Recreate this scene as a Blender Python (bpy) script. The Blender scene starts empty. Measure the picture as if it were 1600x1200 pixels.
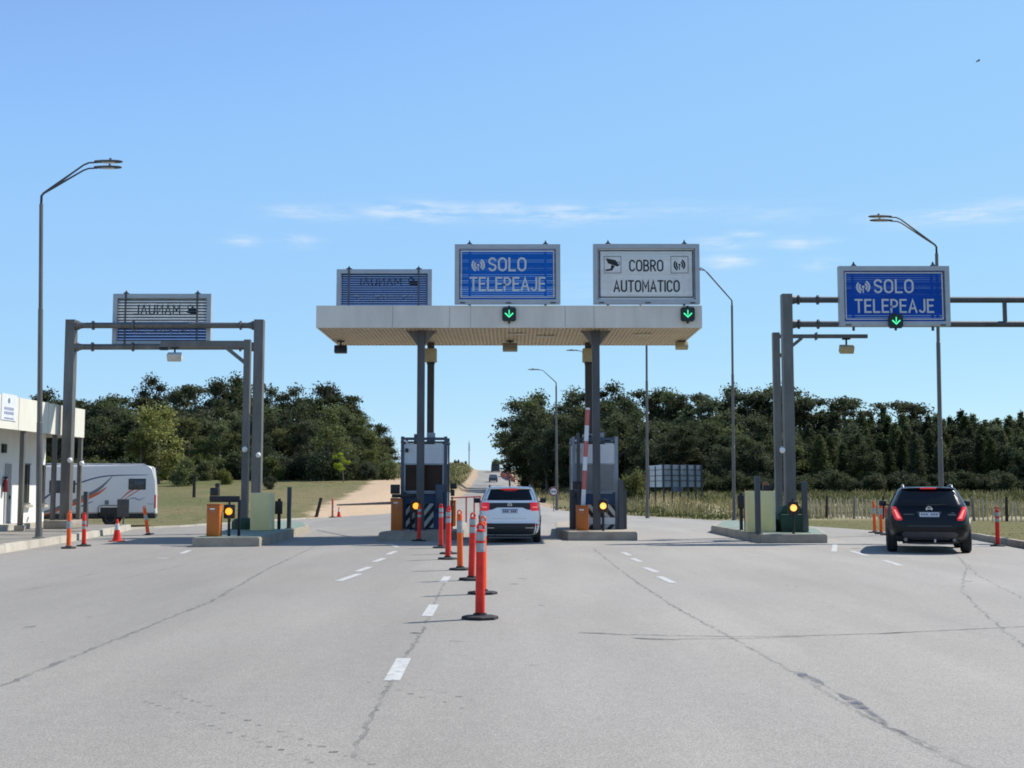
import bpy, bmesh, math, random
from mathutils import Vector, Matrix, noise as mnoise

SC = bpy.context.scene
COL = SC.collection
R = math.radians
rnd = random.Random(7)

# ------------------------------------------------------------------ camera
F, H, HOR = 1900.0, 1.59, 762.0
PIT = math.atan((HOR - 600) / F)
CP, SP = math.cos(PIT), math.sin(PIT)
cam_d = bpy.data.cameras.new('camera')
cam = bpy.data.objects.new('camera', cam_d)
COL.objects.link(cam)
cam.location = (0, 0, H)
cam.rotation_euler = (R(90) + PIT, 0, 0)
cam_d.sensor_width = 36
cam_d.lens = 36 * F / 1600
cam_d.clip_start = 0.1
cam_d.clip_end = 9000
SC.camera = cam


def ray(px, py):
    u, v = (px - 800) / F, (600 - py) / F
    return Vector((u, CP - v * SP, SP + v * CP))


def at(px, py, Y):
    d = ray(px, py)
    return Vector((0, 0, H)) + d * (Y / d.y)


def G(px, py, z=0.0):
    d = ray(px, py)
    return Vector((0, 0, H)) + d * ((z - H) / d.z)


def X(px, Y, py=762):
    return at(px, py, Y).x


def Z(py, Y):
    return at(800, py, Y).z


# ------------------------------------------------------------------ terrain
def ss(a, b, x):
    t = min(1, max(0, (x - a) / (b - a)))
    return t * t * (3 - 2 * t)


def road_x(y):
    return -0.0157 * y


def T(x, y):
    if y < 90:
        r = 0
    elif y < 345:
        r = .0001 * (y - 90) ** 2
    else:
        r = 6.5 - (y - 345) * .05
        r = max(r, -25)
    xr = road_x(y)
    fade = 1 - ss(345, 520, y)
    l = 2.25 * min(1, max(0, (y - 60) / 68)) * ss(.3, 4.2, edges(y)[0] - x) * fade
    g = 1.5 * ss(62, 190, y) * ss(6, 18, x - xr) * fade
    g += 1.5 * ss(150, 240, y) * ss(5, 16, x - xr) * (1 - ss(28, 50, x - xr)) * fade
    return r + l + g - .03


def edges(y):
    def ip(tab):
        if y <= tab[0][0]:
            return tab[0][1]
        for (a, b), (c, d) in zip(tab, tab[1:]):
            if y <= c:
                return b + (d - b) * (y - a) / (c - a)
        return tab[-1][1]
    xr = road_x(y)
    L = ip([(0, -12.2), (29, -12.3), (36, -13.0), (44, -14.0), (46.5, -14.6), (50, -13.4), (56, -12.0), (63, -10.4),
            (74, -7.8), (88, -5.8), (105, -5.7), (3000, -4.0 + road_x(3000))]) if y < 105 else xr - 4.0
    Rr = ip([(0, 13.2), (31.5, 13.2), (38, 14.2), (42, 14.1), (48.7, 12.9), (60, 9.9), (70, 6.8), (86, 3.3), (105, 2.6)]) if y < 105 else xr + 4.2
    return L, Rr


# ------------------------------------------------------------------ materials
MATS = {}


def mat(name, col, rough=.6, metal=0.0, var=.12, scale=3.0, bump=0.0, bscale=60, emit=None, estr=0, coat=0, spec=.5, rand=0, trans=0, streak=0):
    if name in MATS:
        return MATS[name]
    m = bpy.data.materials.new(name)
    m.use_nodes = True
    nt = m.node_tree
    b = nt.nodes['Principled BSDF']
    b.inputs['Roughness'].default_value = rough
    b.inputs['Metallic'].default_value = metal
    b.inputs['Coat Weight'].default_value = coat
    b.inputs['Coat Roughness'].default_value = .05
    b.inputs['Specular IOR Level'].default_value = spec
    tc = nt.nodes.new('ShaderNodeTexCoord')
    mp = nt.nodes.new('ShaderNodeMapping')
    mp.inputs['Scale'].default_value = (1, 1, .25 if streak else 1)
    nt.links.new(tc.outputs['Object'], mp.inputs['Vector'])
    n = nt.nodes.new('ShaderNodeTexNoise')
    n.inputs['Scale'].default_value = scale
    n.inputs['Detail'].default_value = 6
    n.inputs['Roughness'].default_value = .65
    nt.links.new(mp.outputs[0], n.inputs['Vector'])
    rp = nt.nodes.new('ShaderNodeMapRange')
    rp.inputs['From Min'].default_value = .3
    rp.inputs['From Max'].default_value = .7
    rp.inputs['To Min'].default_value = 1 - var
    rp.inputs['To Max'].default_value = 1 + var
    nt.links.new(n.outputs['Fac'], rp.inputs['Value'])
    fac = rp.outputs[0]
    if rand:
        g = nt.nodes.new('ShaderNodeNewGeometry')
        r2 = nt.nodes.new('ShaderNodeMapRange')
        r2.inputs['To Min'].default_value = 1 - rand
        r2.inputs['To Max'].default_value = 1 + rand
        nt.links.new(g.outputs['Random Per Island'], r2.inputs['Value'])
        mu = nt.nodes.new('ShaderNodeMath')
        mu.operation = 'MULTIPLY'
        nt.links.new(fac, mu.inputs[0])
        nt.links.new(r2.outputs[0], mu.inputs[1])
        fac = mu.outputs[0]
    vm = nt.nodes.new('ShaderNodeVectorMath')
    vm.operation = 'SCALE'
    vm.inputs[0].default_value = col[:3]
    nt.links.new(fac, vm.inputs['Scale'])
    nt.links.new(vm.outputs[0], b.inputs['Base Color'])
    if bump:
        n2 = nt.nodes.new('ShaderNodeTexNoise')
        n2.inputs['Scale'].default_value = bscale
        n2.inputs['Detail'].default_value = 4
        nt.links.new(tc.outputs['Object'], n2.inputs['Vector'])
        bp = nt.nodes.new('ShaderNodeBump')
        bp.inputs['Strength'].default_value = bump
        bp.inputs['Distance'].default_value = .02
        nt.links.new(n2.outputs['Fac'], bp.inputs['Height'])
        nt.links.new(bp.outputs[0], b.inputs['Normal'])
    if emit:
        b.inputs['Emission Color'].default_value = (*emit, 1)
        b.inputs['Emission Strength'].default_value = estr
    if trans:
        tr = nt.nodes.new('ShaderNodeBsdfTranslucent')
        nt.links.new(vm.outputs[0], tr.inputs['Color'])
        mx = nt.nodes.new('ShaderNodeMixShader')
        mx.inputs[0].default_value = trans
        out = nt.nodes['Material Output']
        nt.links.new(b.outputs[0], mx.inputs[1])
        nt.links.new(tr.outputs[0], mx.inputs[2])
        nt.links.new(mx.outputs[0], out.inputs['Surface'])
    MATS[name] = m
    return m


STEEL = mat('galvanised_steel', (.140, .132, .120), .5, .25, .28, 2.5, streak=1)
STEEL_D = mat('dark_steel', (.085, .085, .088), .55, .3, .25, 2.5, streak=1)
STEEL_L = mat('pale_steel', (.30, .32, .34), .45, .4, .18, 2.5)
BLACK = mat('black_plastic', (.012, .012, .014), .5, 0, .3, 6)
RUBBER = mat('black_rubber', (.016, .016, .017), .8, 0, .3, 6)
WHITE = mat('white_paint', (.78, .77, .74), .45, 0, .05, 2)
FASCIA = mat('canopy_paint', (.70, .63, .55), .5, 0, .13, 1.3, streak=1)
SOFFIT = mat('canopy_soffit', (.52, .42, .28), .55, 0, .12, 1.2)
CREAM = mat('cream_render', (.66, .63, .54), .7, 0, .08, 1.2, .1, 40, streak=1)
WALLW = mat('white_render', (.75, .74, .70), .75, 0, .06, 1.0, .1, 40, streak=1)
CONC = mat('concrete', (.33, .285, .225), .85, 0, .22, 2.2, .4, 50)
CONC_L = mat('pale_concrete', (.44, .40, .33), .85, 0, .2, 1.4, .4, 50)
GREENP = mat('green_deck_paint', (.17, .22, .17), .7, 0, .35, 2.5, .2, 40)
GREEND = mat('dark_green_paint', (.02, .055, .03), .7, 0, .35, 3)
YELP = mat('pale_yellow_paint', (.80, .66, .30), .55, 0, .12, 1.5, streak=1)
ORANGE = mat('orange_cabinet', (.50, .13, .012), .5, 0, .12, 2)
RED = mat('signal_red', (.72, .036, .022), .5, 0, .2, 7, spec=.25)
ORG = mat('signal_orange', (.82, .115, .015), .45, 0, .08, 5, spec=.3)
SILVER = mat('reflective_silver', (.36, .36, .36), .45, .2, .3, 14)
REDW = mat('barrier_red', (.50, .11, .10), .5, 0, .08, 5)
BLUESIGN = mat('sign_blue', (.006, .085, .46), .55, 0, .1, 1.5, spec=.15, trans=.22)
BLUEBRIGHT = mat('sign_blue_bright', (.008, .145, .55), .55, 0, .1, 1.5, spec=.15, trans=.22)
WHITESIGN = mat('sign_white', (.76, .75, .73), .5, 0, .05, 2, spec=.2, trans=.22)
SIGNFRAME = mat('sign_frame', (.40, .42, .44), .5, .2, .1, 2)
BLACKSIGN = mat('sign_black', (.012, .012, .014), .6, 0, .1, 2)
LOUV = mat('louvre_dark', (.12, .135, .16), .6, .1, .2, 3)
BOOTHBLUE = mat('booth_blue', (.025, .07, .16), .5, 0, .2, 2)
BOOTHGREY = mat('booth_frame', (.06, .085, .12), .5, .1, .2, 2)
BOOTHWHITE = mat('booth_white', (.70, .70, .70), .5, 0, .08, 2)
GLASSBROWN = mat('booth_glass_brown', (.040, .020, .015), .2, 0, .35, 1.5, spec=.12)
GLASSGREY = mat('booth_glass_grey', (.24, .24, .235), .2, 0, .2, 1.0, spec=.2)
GLASS = mat('dark_glass', (.008, .009, .010), .06, 0, .2, 2, spec=.3)
GLASSWIN = mat('window_glass', (.03, .035, .03), .08, 0, .3, 2)
AMBER = mat('amber_lens', (.9, .4, .05), .3, 0, 0, 2, emit=(1.0, .38, .035), estr=1.0)
AMBER2 = mat('amber_glow', (.9, .45, .1), .3, 0, 0, 2, emit=(1.0, .52, .12), estr=1.0)
GREENL = mat('green_led', (.1, .6, .3), .3, 0, 0, 2, emit=(.06, .85, .32), estr=.9)
DKGREEN = mat('signal_housing_green', (.006, .02, .016), .5, 0, .2, 3)
BEIGE = mat('beige_box', (.42, .35, .2), .55, 0, .12, 3)
TAIL = mat('tail_light_red', (.55, .012, .016), .15, 0, .15, 8, emit=(1, .03, .04), estr=.2)
TAILD = mat('tail_lens_dark', (.30, .008, .01), .15, 0, .15, 8)
PLATE = mat('plate_white', (.55, .56, .58), .5, 0, .05, 5)
PLATEB = mat('plate_marks', (.05, .06, .09), .5, 0, .05, 5)
CARWHITE = mat('car_white', (.84, .84, .83), .3, 0, .03, 1, coat=.8)
CARBLACK = mat('car_black', (.004, .005, .008), .3, 0, .1, 1, coat=.22, spec=.18)
CLAD = mat('car_cladding', (.020, .021, .023), .55, 0, .2, 4)
CLADG = mat('car_grey_trim', (.055, .055, .06), .45, .1, .2, 4)
CHROME = mat('chrome', (.6, .6, .62), .18, .9, .05, 4)
RIM = mat('wheel_rim', (.25, .26, .27), .35, .7, .1, 4)
BARK = mat('bark', (.17, .14, .105), .9, 0, .35, 3, .5, 20, streak=1)
WOOD = mat('weathered_wood', (.25, .21, .16), .9, 0, .3, 8, .4, 40, streak=1)
WOODD = mat('dark_wood', (.045, .035, .028), .9, 0, .3, 8, .4, 40, streak=1)
STAKE = mat('pale_stake', (.46, .41, .32), .9, 0, .25, 8, rand=.3)
LINE = mat('road_paint', (.47, .465, .44), .7, 0, .18, 9, .2, 120)
MESHR = mat('red_netting', (.72, .06, .03), .6, 0, .2, 4)


def noise_alpha(m, thr0, thr1, scale, stretch=(1, 1, 1), alpha=1.0):
    nt = m.node_tree
    b = nt.nodes['Principled BSDF']
    tc = nt.nodes.new('ShaderNodeTexCoord')
    mp = nt.nodes.new('ShaderNodeMapping')
    mp.inputs['Scale'].default_value = stretch
    n = nt.nodes.new('ShaderNodeTexNoise')
    n.inputs['Scale'].default_value = scale
    n.inputs['Detail'].default_value = 5
    r = nt.nodes.new('ShaderNodeMapRange')
    r.inputs['From Min'].default_value = thr0
    r.inputs['From Max'].default_value = thr1
    r.inputs['To Max'].default_value = alpha
    nt.links.new(tc.outputs['Object'], mp.inputs[0])
    nt.links.new(mp.outputs[0], n.inputs['Vector'])
    nt.links.new(n.outputs['Fac'], r.inputs['Value'])
    nt.links.new(r.outputs[0], b.inputs['Alpha'])


CRACK = mat('tar_seal', (.10, .10, .10), .8, 0, .2, 3)
noise_alpha(CRACK, .28, .66, 2.2, alpha=.34)
CRACKB = mat('bitumen_streak', (.085, .095, .12), .7, 0, .2, 3)
noise_alpha(CRACKB, .36, .62, 5.0, alpha=.6)
SKID = mat('skid_rubber', (.05, .05, .05), .85, 0, .2, 3)
noise_alpha(SKID, .25, .6, 6.0, alpha=.62)
WORN = LINE
noise_alpha(LINE, .24, .42, 11, alpha=.95)


def leafmat(name, col, rand=.32, trans=.35, k=1.3):
    col = tuple(c * k for c in col)
    m = mat(name, col, .65, 0, .35, .35, rand=rand, trans=trans, spec=.1)
    n = m.node_tree
    oi = n.nodes.new('ShaderNodeObjectInfo')
    hs = n.nodes.new('ShaderNodeHueSaturation')
    for key, lo, hi in (('Hue', .485, .508), ('Value', .72, 1.35), ('Saturation', .8, 1.1)):
        r = n.nodes.new('ShaderNodeMapRange')
        r.inputs['To Min'].default_value = lo
        r.inputs['To Max'].default_value = hi
        q = n.nodes.new('ShaderNodeMath')
        q.operation = 'FRACT'
        k = n.nodes.new('ShaderNodeMath')
        k.operation = 'MULTIPLY'
        k.inputs[1].default_value = {'Hue': 7.3, 'Value': 1.0, 'Saturation': 3.7}[key]
        n.links.new(oi.outputs['Random'], k.inputs[0])
        n.links.new(k.outputs[0], q.inputs[0])
        n.links.new(q.outputs[0], r.inputs['Value'])
        n.links.new(r.outputs[0], hs.inputs[key])
    for l in list(n.links):
        if l.to_socket.name in ('Base Color', 'Color') and l.from_node.type == 'VECT_MATH':
            n.links.new(hs.outputs[0], l.to_socket)
            src = l.from_socket if False else None
    vm = [q for q in n.nodes if q.type == 'VECT_MATH'][0]
    n.links.new(vm.outputs[0], hs.inputs['Color'])
    return m


LF_GUM = leafmat('leaf_gum', (.052, .060, .024), k=2.1)
LF_DARK = leafmat('leaf_dark', (.038, .045, .021), k=1.8)
LF_OLIVE = leafmat('leaf_olive', (.072, .078, .020), k=1.6)
LF_YEL = leafmat('leaf_yellow_green', (.115, .125, .020), k=2.0)
LF_LIME = mat('leaf_lime', (.30, .37, .03), .65, 0, .3, .35, rand=.3, trans=.4, spec=.1)
LF_PINE = leafmat('leaf_pine', (.034, .042, .016), k=1.75)
LF_SCRUB = leafmat('leaf_scrub', (.085, .095, .035))
GRASSM = mat('grass_blades', (.30, .26, .125), .8, 0, .4, .12, rand=.45, trans=.2, spec=.2)
GRASSG = mat('green_grass_blades', (.115, .125, .04), .8, 0, .35, .2, rand=.4, trans=.2, spec=.2)


# ------------------------------------------------------------------ mesh builder
def wpos(o):
    p = Vector((0, 0, 0))
    while o is not None:
        p += Vector(o.location)
        o = o.parent
    return p


class MB:
    def __init__(s):
        s.v, s.f = [], []

    def add(s, vs, fs):
        k = len(s.v)
        s.v += [Vector(q) for q in vs]
        s.f += [tuple(i + k for i in f) for f in fs]
        return s

    def box(s, a, b):
        (x0, y0, z0), (x1, y1, z1) = a, b
        x0, x1 = min(x0, x1), max(x0, x1)
        y0, y1 = min(y0, y1), max(y0, y1)
        z0, z1 = min(z0, z1), max(z0, z1)
        vs = [(x0, y0, z0), (x1, y0, z0), (x1, y1, z0), (x0, y1, z0), (x0, y0, z1), (x1, y0, z1), (x1, y1, z1), (x0, y1, z1)]
        return s.add(vs, [(0, 3, 2, 1), (4, 5, 6, 7), (0, 1, 5, 4), (1, 2, 6, 5), (2, 3, 7, 6), (3, 0, 4, 7)])

    def cbox(s, c, sz):
        c, h = Vector(c), Vector(sz) / 2
        return s.box(c - h, c + h)

    def bbox(s, a, b, r=.02):
        """box with chamfered edges"""
        bm = bmesh.new()
        x0, y0, z0 = (min(a[i], b[i]) for i in range(3))
        x1, y1, z1 = (max(a[i], b[i]) for i in range(3))
        bmesh.ops.create_cube(bm, size=1)
        for v in bm.verts:
            v.co = Vector((x0 + (v.co.x + .5) * (x1 - x0), y0 + (v.co.y + .5) * (y1 - y0), z0 + (v.co.z + .5) * (z1 - z0)))
        bmesh.ops.bevel(bm, geom=list(bm.edges), offset=r, segments=2, affect='EDGES', profile=.5)
        return s.addbm(bm)

    def addbm(s, bm):
        bm.verts.index_update()
        s.add([v.co.copy() for v in bm.verts], [tuple(v.index for v in f.verts) for f in bm.faces])
        bm.free()
        return s

    def cyl(s, p0, p1, r0, r1=None, n=12, caps=True):
        p0, p1 = Vector(p0), Vector(p1)
        r1 = r0 if r1 is None else r1
        d = (p1 - p0).normalized()
        a = d.orthogonal().normalized()
        b = d.cross(a)
        vs = []
        for p, r in ((p0, r0), (p1, r1)):
            for i in range(n):
                t = 2 * math.pi * i / n
                vs.append(p + (a * math.cos(t) + b * math.sin(t)) * r)
        fs = [(i, (i + 1) % n, n + (i + 1) % n, n + i) for i in range(n)]
        if caps:
            fs += [tuple(range(n))[::-1], tuple(range(n, 2 * n))]
        return s.add(vs, fs)

    def tube(s, pts, rs, n=8):
        pts = [Vector(p) for p in pts]
        if not isinstance(rs, (list, tuple)):
            rs = [rs] * len(pts)
        d0 = (pts[1] - pts[0]).normalized()
        a = d0.orthogonal().normalized()
        vs = []
        for i, p in enumerate(pts):
            if i == 0:
                d = d0
            elif i == len(pts) - 1:
                d = (pts[i] - pts[i - 1]).normalized()
            else:
                d = (pts[i + 1] - pts[i - 1]).normalized()
            a = (a - d * a.dot(d)).normalized()
            b = d.cross(a)
            for k in range(n):
                t = 2 * math.pi * k / n
                vs.append(p + (a * math.cos(t) + b * math.sin(t)) * rs[i])
        fs = []
        for i in range(len(pts) - 1):
            for k in range(n):
                fs.append((i * n + k, i * n + (k + 1) % n, (i + 1) * n + (k + 1) % n, (i + 1) * n + k))
        fs += [tuple(range(n))[::-1], tuple(range((len(pts) - 1) * n, len(pts) * n))]
        return s.add(vs, fs)

    def lathe(s, c, prof, n=16, axis='z'):
        c = Vector(c)
        vs = []
        for r, h in prof:
            for k in range(n):
                t = 2 * math.pi * k / n
                if axis == 'z':
                    q = Vector((r * math.cos(t), r * math.sin(t), h))
                elif axis == 'y':
                    q = Vector((r * math.cos(t), h, r * math.sin(t)))
                else:
                    q = Vector((h, r * math.cos(t), r * math.sin(t)))
                vs.append(c + q)
        m = len(prof)
        fs = []
        for i in range(m - 1):
            for k in range(n):
                fs.append((i * n + k, i * n + (k + 1) % n, (i + 1) * n + (k + 1) % n, (i + 1) * n + k))
        fs += [tuple(range(n))[::-1], tuple(range((m - 1) * n, m * n))]
        return s.add(vs, fs)

    def prism(s, poly, z0, z1):
        n = len(poly)
        vs = [(p[0], p[1], z0) for p in poly] + [(p[0], p[1], z1) for p in poly]
        fs = [tuple(range(n))[::-1], tuple(range(n, 2 * n))]
        fs += [(i, (i + 1) % n, n + (i + 1) % n, n + i) for i in range(n)]
        return s.add(vs, fs)

    def prism_y(s, poly, y0, y1):
        """poly in (x, z)"""
        n = len(poly)
        vs = [(p[0], y0, p[1]) for p in poly] + [(p[0], y1, p[1]) for p in poly]
        fs = [tuple(range(n)), tuple(range(n, 2 * n))[::-1]]
        fs += [((i + 1) % n, i, n + i, n + (i + 1) % n) for i in range(n)]
        return s.add(vs, fs)

    def prism_x(s, poly, x0, x1):
        """poly in (y, z)"""
        n = len(poly)
        vs = [(x0, p[0], p[1]) for p in poly] + [(x1, p[0], p[1]) for p in poly]
        fs = [tuple(range(n))[::-1], tuple(range(n, 2 * n))]
        fs += [(i, (i + 1) % n, n + (i + 1) % n, n + i) for i in range(n)]
        return s.add(vs, fs)

    def mesh(s, name, origin=(0, 0, 0), smooth=None):
        o = Vector(origin)
        me = bpy.data.meshes.new(name)
        me.from_pydata([tuple(v - o) for v in s.v], [], s.f)
        me.validate()
        bm = bmesh.new()
        bm.from_mesh(me)
        bmesh.ops.recalc_face_normals(bm, faces=bm.faces)
        if smooth:
            for f in bm.faces:
                f.smooth = True
            for e in bm.edges:
                if len(e.link_faces) == 2 and e.calc_face_angle(0) > R(smooth):
                    e.smooth = False
        bm.to_mesh(me)
        bm.free()
        return me

    def build(s, name, m, parent=None, smooth=35, loc=None):
        org = wpos(parent) if parent is not None else Vector(loc or (0, 0, 0))
        me = s.mesh(name, org, smooth)
        me.materials.append(m)
        o = bpy.data.objects.new(name, me)
        COL.objects.link(o)
        if parent is not None:
            o.parent = parent
        else:
            o.location = org
        return o


def split_build(mb, name, m, parent, smooth=35):
    """each connected piece of the builder becomes a part of its own"""
    par = list(range(len(mb.v)))

    def find(i):
        while par[i] != i:
            par[i] = par[par[i]]
            i = par[i]
        return i
    for f in mb.f:
        r0 = find(f[0])
        for i in f[1:]:
            par[find(i)] = r0
    groups = {}
    for f in mb.f:
        groups.setdefault(find(f[0]), []).append(f)
    out = []
    for fs in groups.values():
        ids = sorted({i for f in fs for i in f})
        ix = {i: k for k, i in enumerate(ids)}
        out.append(MB().add([mb.v[i] for i in ids], [tuple(ix[i] for i in f) for f in fs]).build(name, m, parent, smooth))
    return out


def tag(o, label, cat, group=None):
    o['label'] = label
    o['category'] = cat
    if group:
        o['group'] = group
    return o


def thing(name, label, cat, loc, group=None):
    o = bpy.data.objects.new(name, None)
    o.empty_display_size = .2
    COL.objects.link(o)
    o.location = loc
    return tag(o, label, cat, group)


def structure(o, kind='structure'):
    o['kind'] = kind
    return o


def copy_tree(o, parent=None):
    c = o.copy()
    COL.objects.link(c)
    if parent is not None:
        c.parent = parent
    for ch in list(o.children):
        copy_tree(ch, c)
    return c


# ------------------------------------------------------------------ lettering
def arc(cx, cy, rx, ry, a0, a1, n=9):
    return [(cx + rx * math.cos(R(a0 + (a1 - a0) * k / n)), cy + ry * math.sin(R(a0 + (a1 - a0) * k / n))) for k in range(n + 1)]


# road-sign alphabet: strokes in a cell one unit tall; (advance width, [(closed, points)])
OVAL = arc(.28, .70, .28, .30, 0, 180, 10) + arc(.28, .30, .28, .30, 180, 360, 10)
GLYPH = {
    'O': (.56, [(1, OVAL)]),
    'S': (.50, [(0, arc(.25, .745, .25, .255, 25, 180, 8) + [(.01, .68), (.06, .585), (.25, .505), (.44, .425), (.50, .30)] + arc(.25, .255, .25, .255, 0, -155, 8))]),
    'L': (.44, [(0, [(0, 1), (0, 0), (.44, 0)])]),
    'T': (.52, [(0, [(0, 1), (.52, 1)]), (0, [(.26, 1), (.26, 0)])]),
    'E': (.44, [(0, [(.44, 1), (0, 1), (0, 0), (.44, 0)]), (0, [(0, .52), (.38, .52)])]),
    'P': (.48, [(0, [(0, 0), (0, 1), (.24, 1)] + arc(.22, .72, .26, .28, 80, -80, 8) + [(.24, .44), (0, .44)])]),
    'A': (.58, [(0, [(0, 0), (.29, 1), (.58, 0)]), (0, [(.10, .30), (.48, .30)])]),
    'J': (.40, [(0, [(.40, 1), (.40, .26)] + arc(.20, .24, .20, .24, 0, -150, 8))]),
    'C': (.50, [(0, arc(.26, .72, .26, .28, 25, 180, 8) + arc(.26, .28, .26, .28, 180, 335, 8))]),
    'B': (.50, [(1, [(0, 0), (0, 1), (.25, 1)] + arc(.24, .76, .22, .24, 80, -80, 7) + [(.25, .52)] + arc(.25, .26, .25, .26, 80, -80, 7) + [(.25, 0)]), (0, [(0, .52), (.25, .52)])]),
    'R': (.50, [(0, [(0, 0), (0, 1), (.24, 1)] + arc(.23, .74, .26, .26, 80, -80, 8) + [(.24, .48), (0, .48)]), (0, [(.24, .48), (.50, 0)])]),
    'U': (.54, [(0, [(0, 1), (0, .28)] + arc(.27, .27, .27, .27, 180, 360, 10) + [(.54, .28), (.54, 1)])]),
    'M': (.64, [(0, [(0, 0), (0, 1), (.32, .35), (.64, 1), (.64, 0)])]),
    'I': (.0, [(0, [(0, 0), (0, 1)])]),
    'N': (.54, [(0, [(0, 0), (0, 1), (.54, 0), (.54, 1)])]),
}


def text_geo(txt, x0, x1, z0, z1, y, mirror=False, stroke=.15):
    """flat sheet letters fitted to a box on the plane y"""
    gap = .26
    tot = sum(GLYPH[c][0] for c in txt) + gap * (len(txt) - 1) + stroke
    hh = (z1 - z0) / (1 + stroke)
    k = (x1 - x0) / tot
    mb = MB()
    cx = stroke / 2
    lay = 0
    for c in txt:
        wd, st = GLYPH[c]
        for closed, pts in st:
            P = [Vector(((cx + p[0]) * k, (p[1] + stroke / 2) * hh)) for p in pts]
            Q = [P[0]]
            for p in P[1:]:
                if (p - Q[-1]).length > 1e-4:
                    Q.append(p)
            if closed and (Q[0] - Q[-1]).length < 1e-4:
                Q.pop()
            n = len(Q)
            hw = stroke * hh / 2
            vs, fs = [], []
            for i, p in enumerate(Q):
                a = Q[(i - 1) % n] if (closed or i > 0) else None
                b = Q[(i + 1) % n] if (closed or i < n - 1) else None
                d0 = (p - a).normalized() if a is not None else (b - p).normalized()
                d1 = (b - p).normalized() if b is not None else d0
                n0, n1 = Vector((-d0.y, d0.x)), Vector((-d1.y, d1.x))
                m_ = (n0 + n1)
                m_ = m_.normalized() if m_.length > 1e-5 else n0
                l_ = min(hw / max(.28, m_.dot(n0)), hw * 2.2)
                q = p.copy()
                if not closed and i == 0:
                    q = p - d1 * hw * .9
                if not closed and i == n - 1:
                    q = p + d0 * hw * .9
                for sg in (-1, 1):
                    v = q + m_ * l_ * sg
                    xx = v.x if not mirror else (x1 - x0) - v.x
                    vs.append((x0 + xx, y - lay * .0006, z0 + v.y))
            m2 = n if closed else n - 1
            for i in range(m2):
                j = (i + 1) % n
                fs.append((2 * i, 2 * i + 1, 2 * j + 1, 2 * j))
            mb.add(vs, fs)
            lay = (lay + 1) % 3
        cx += wd + gap
    return mb


def ring_arc(mb, cx, cz, r, w, a0, a1, y, n=10, sx=1.0):
    vs, fs = [], []
    for i in range(n + 1):
        a = R(a0 + (a1 - a0) * i / n)
        for rr in (r - w / 2, r + w / 2):
            vs.append((cx + rr * math.cos(a) * sx, y, cz + rr * math.sin(a)))
    for i in range(n):
        fs.append((2 * i, 2 * i + 1, 2 * i + 3, 2 * i + 2))
    mb.add(vs, fs)


def rf_symbol(mb, cx, cz, r, y):
    """radio-tag symbol: dot, stem and two arcs on each side, tilted"""
    ring_arc(mb, cx, cz, r * .10, r * .2, 0, 360, y, 14)
    for k, rr in enumerate((.52, .88)):
        ring_arc(mb, cx, cz, r * rr, r * .27, -48, 62, y)
        ring_arc(mb, cx, cz, r * rr, r * .27, 138, 248, y)
    mb.add([(cx - r * .10, y, cz - r * .85), (cx + r * .10, y, cz - r * .85), (cx + r * .06, y, cz - r * .2), (cx - r * .06, y, cz - r * .2)], [(0, 1, 2, 3)])


def frame_rect(mb, x0, x1, z0, z1, w, y0, y1):
    mb.box((x0, y0, z0), (x1, y1, z0 + w))
    mb.box((x0, y0, z1 - w), (x1, y1, z1))
    mb.box((x0, y0, z0 + w), (x0 + w, y1, z1 - w))
    mb.box((x1 - w, y0, z0 + w), (x1, y1, z1 - w))


def split_frames(boxes, name, m, t):
    for b in boxes:
        b.build(name, m, t, smooth=None)


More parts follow.
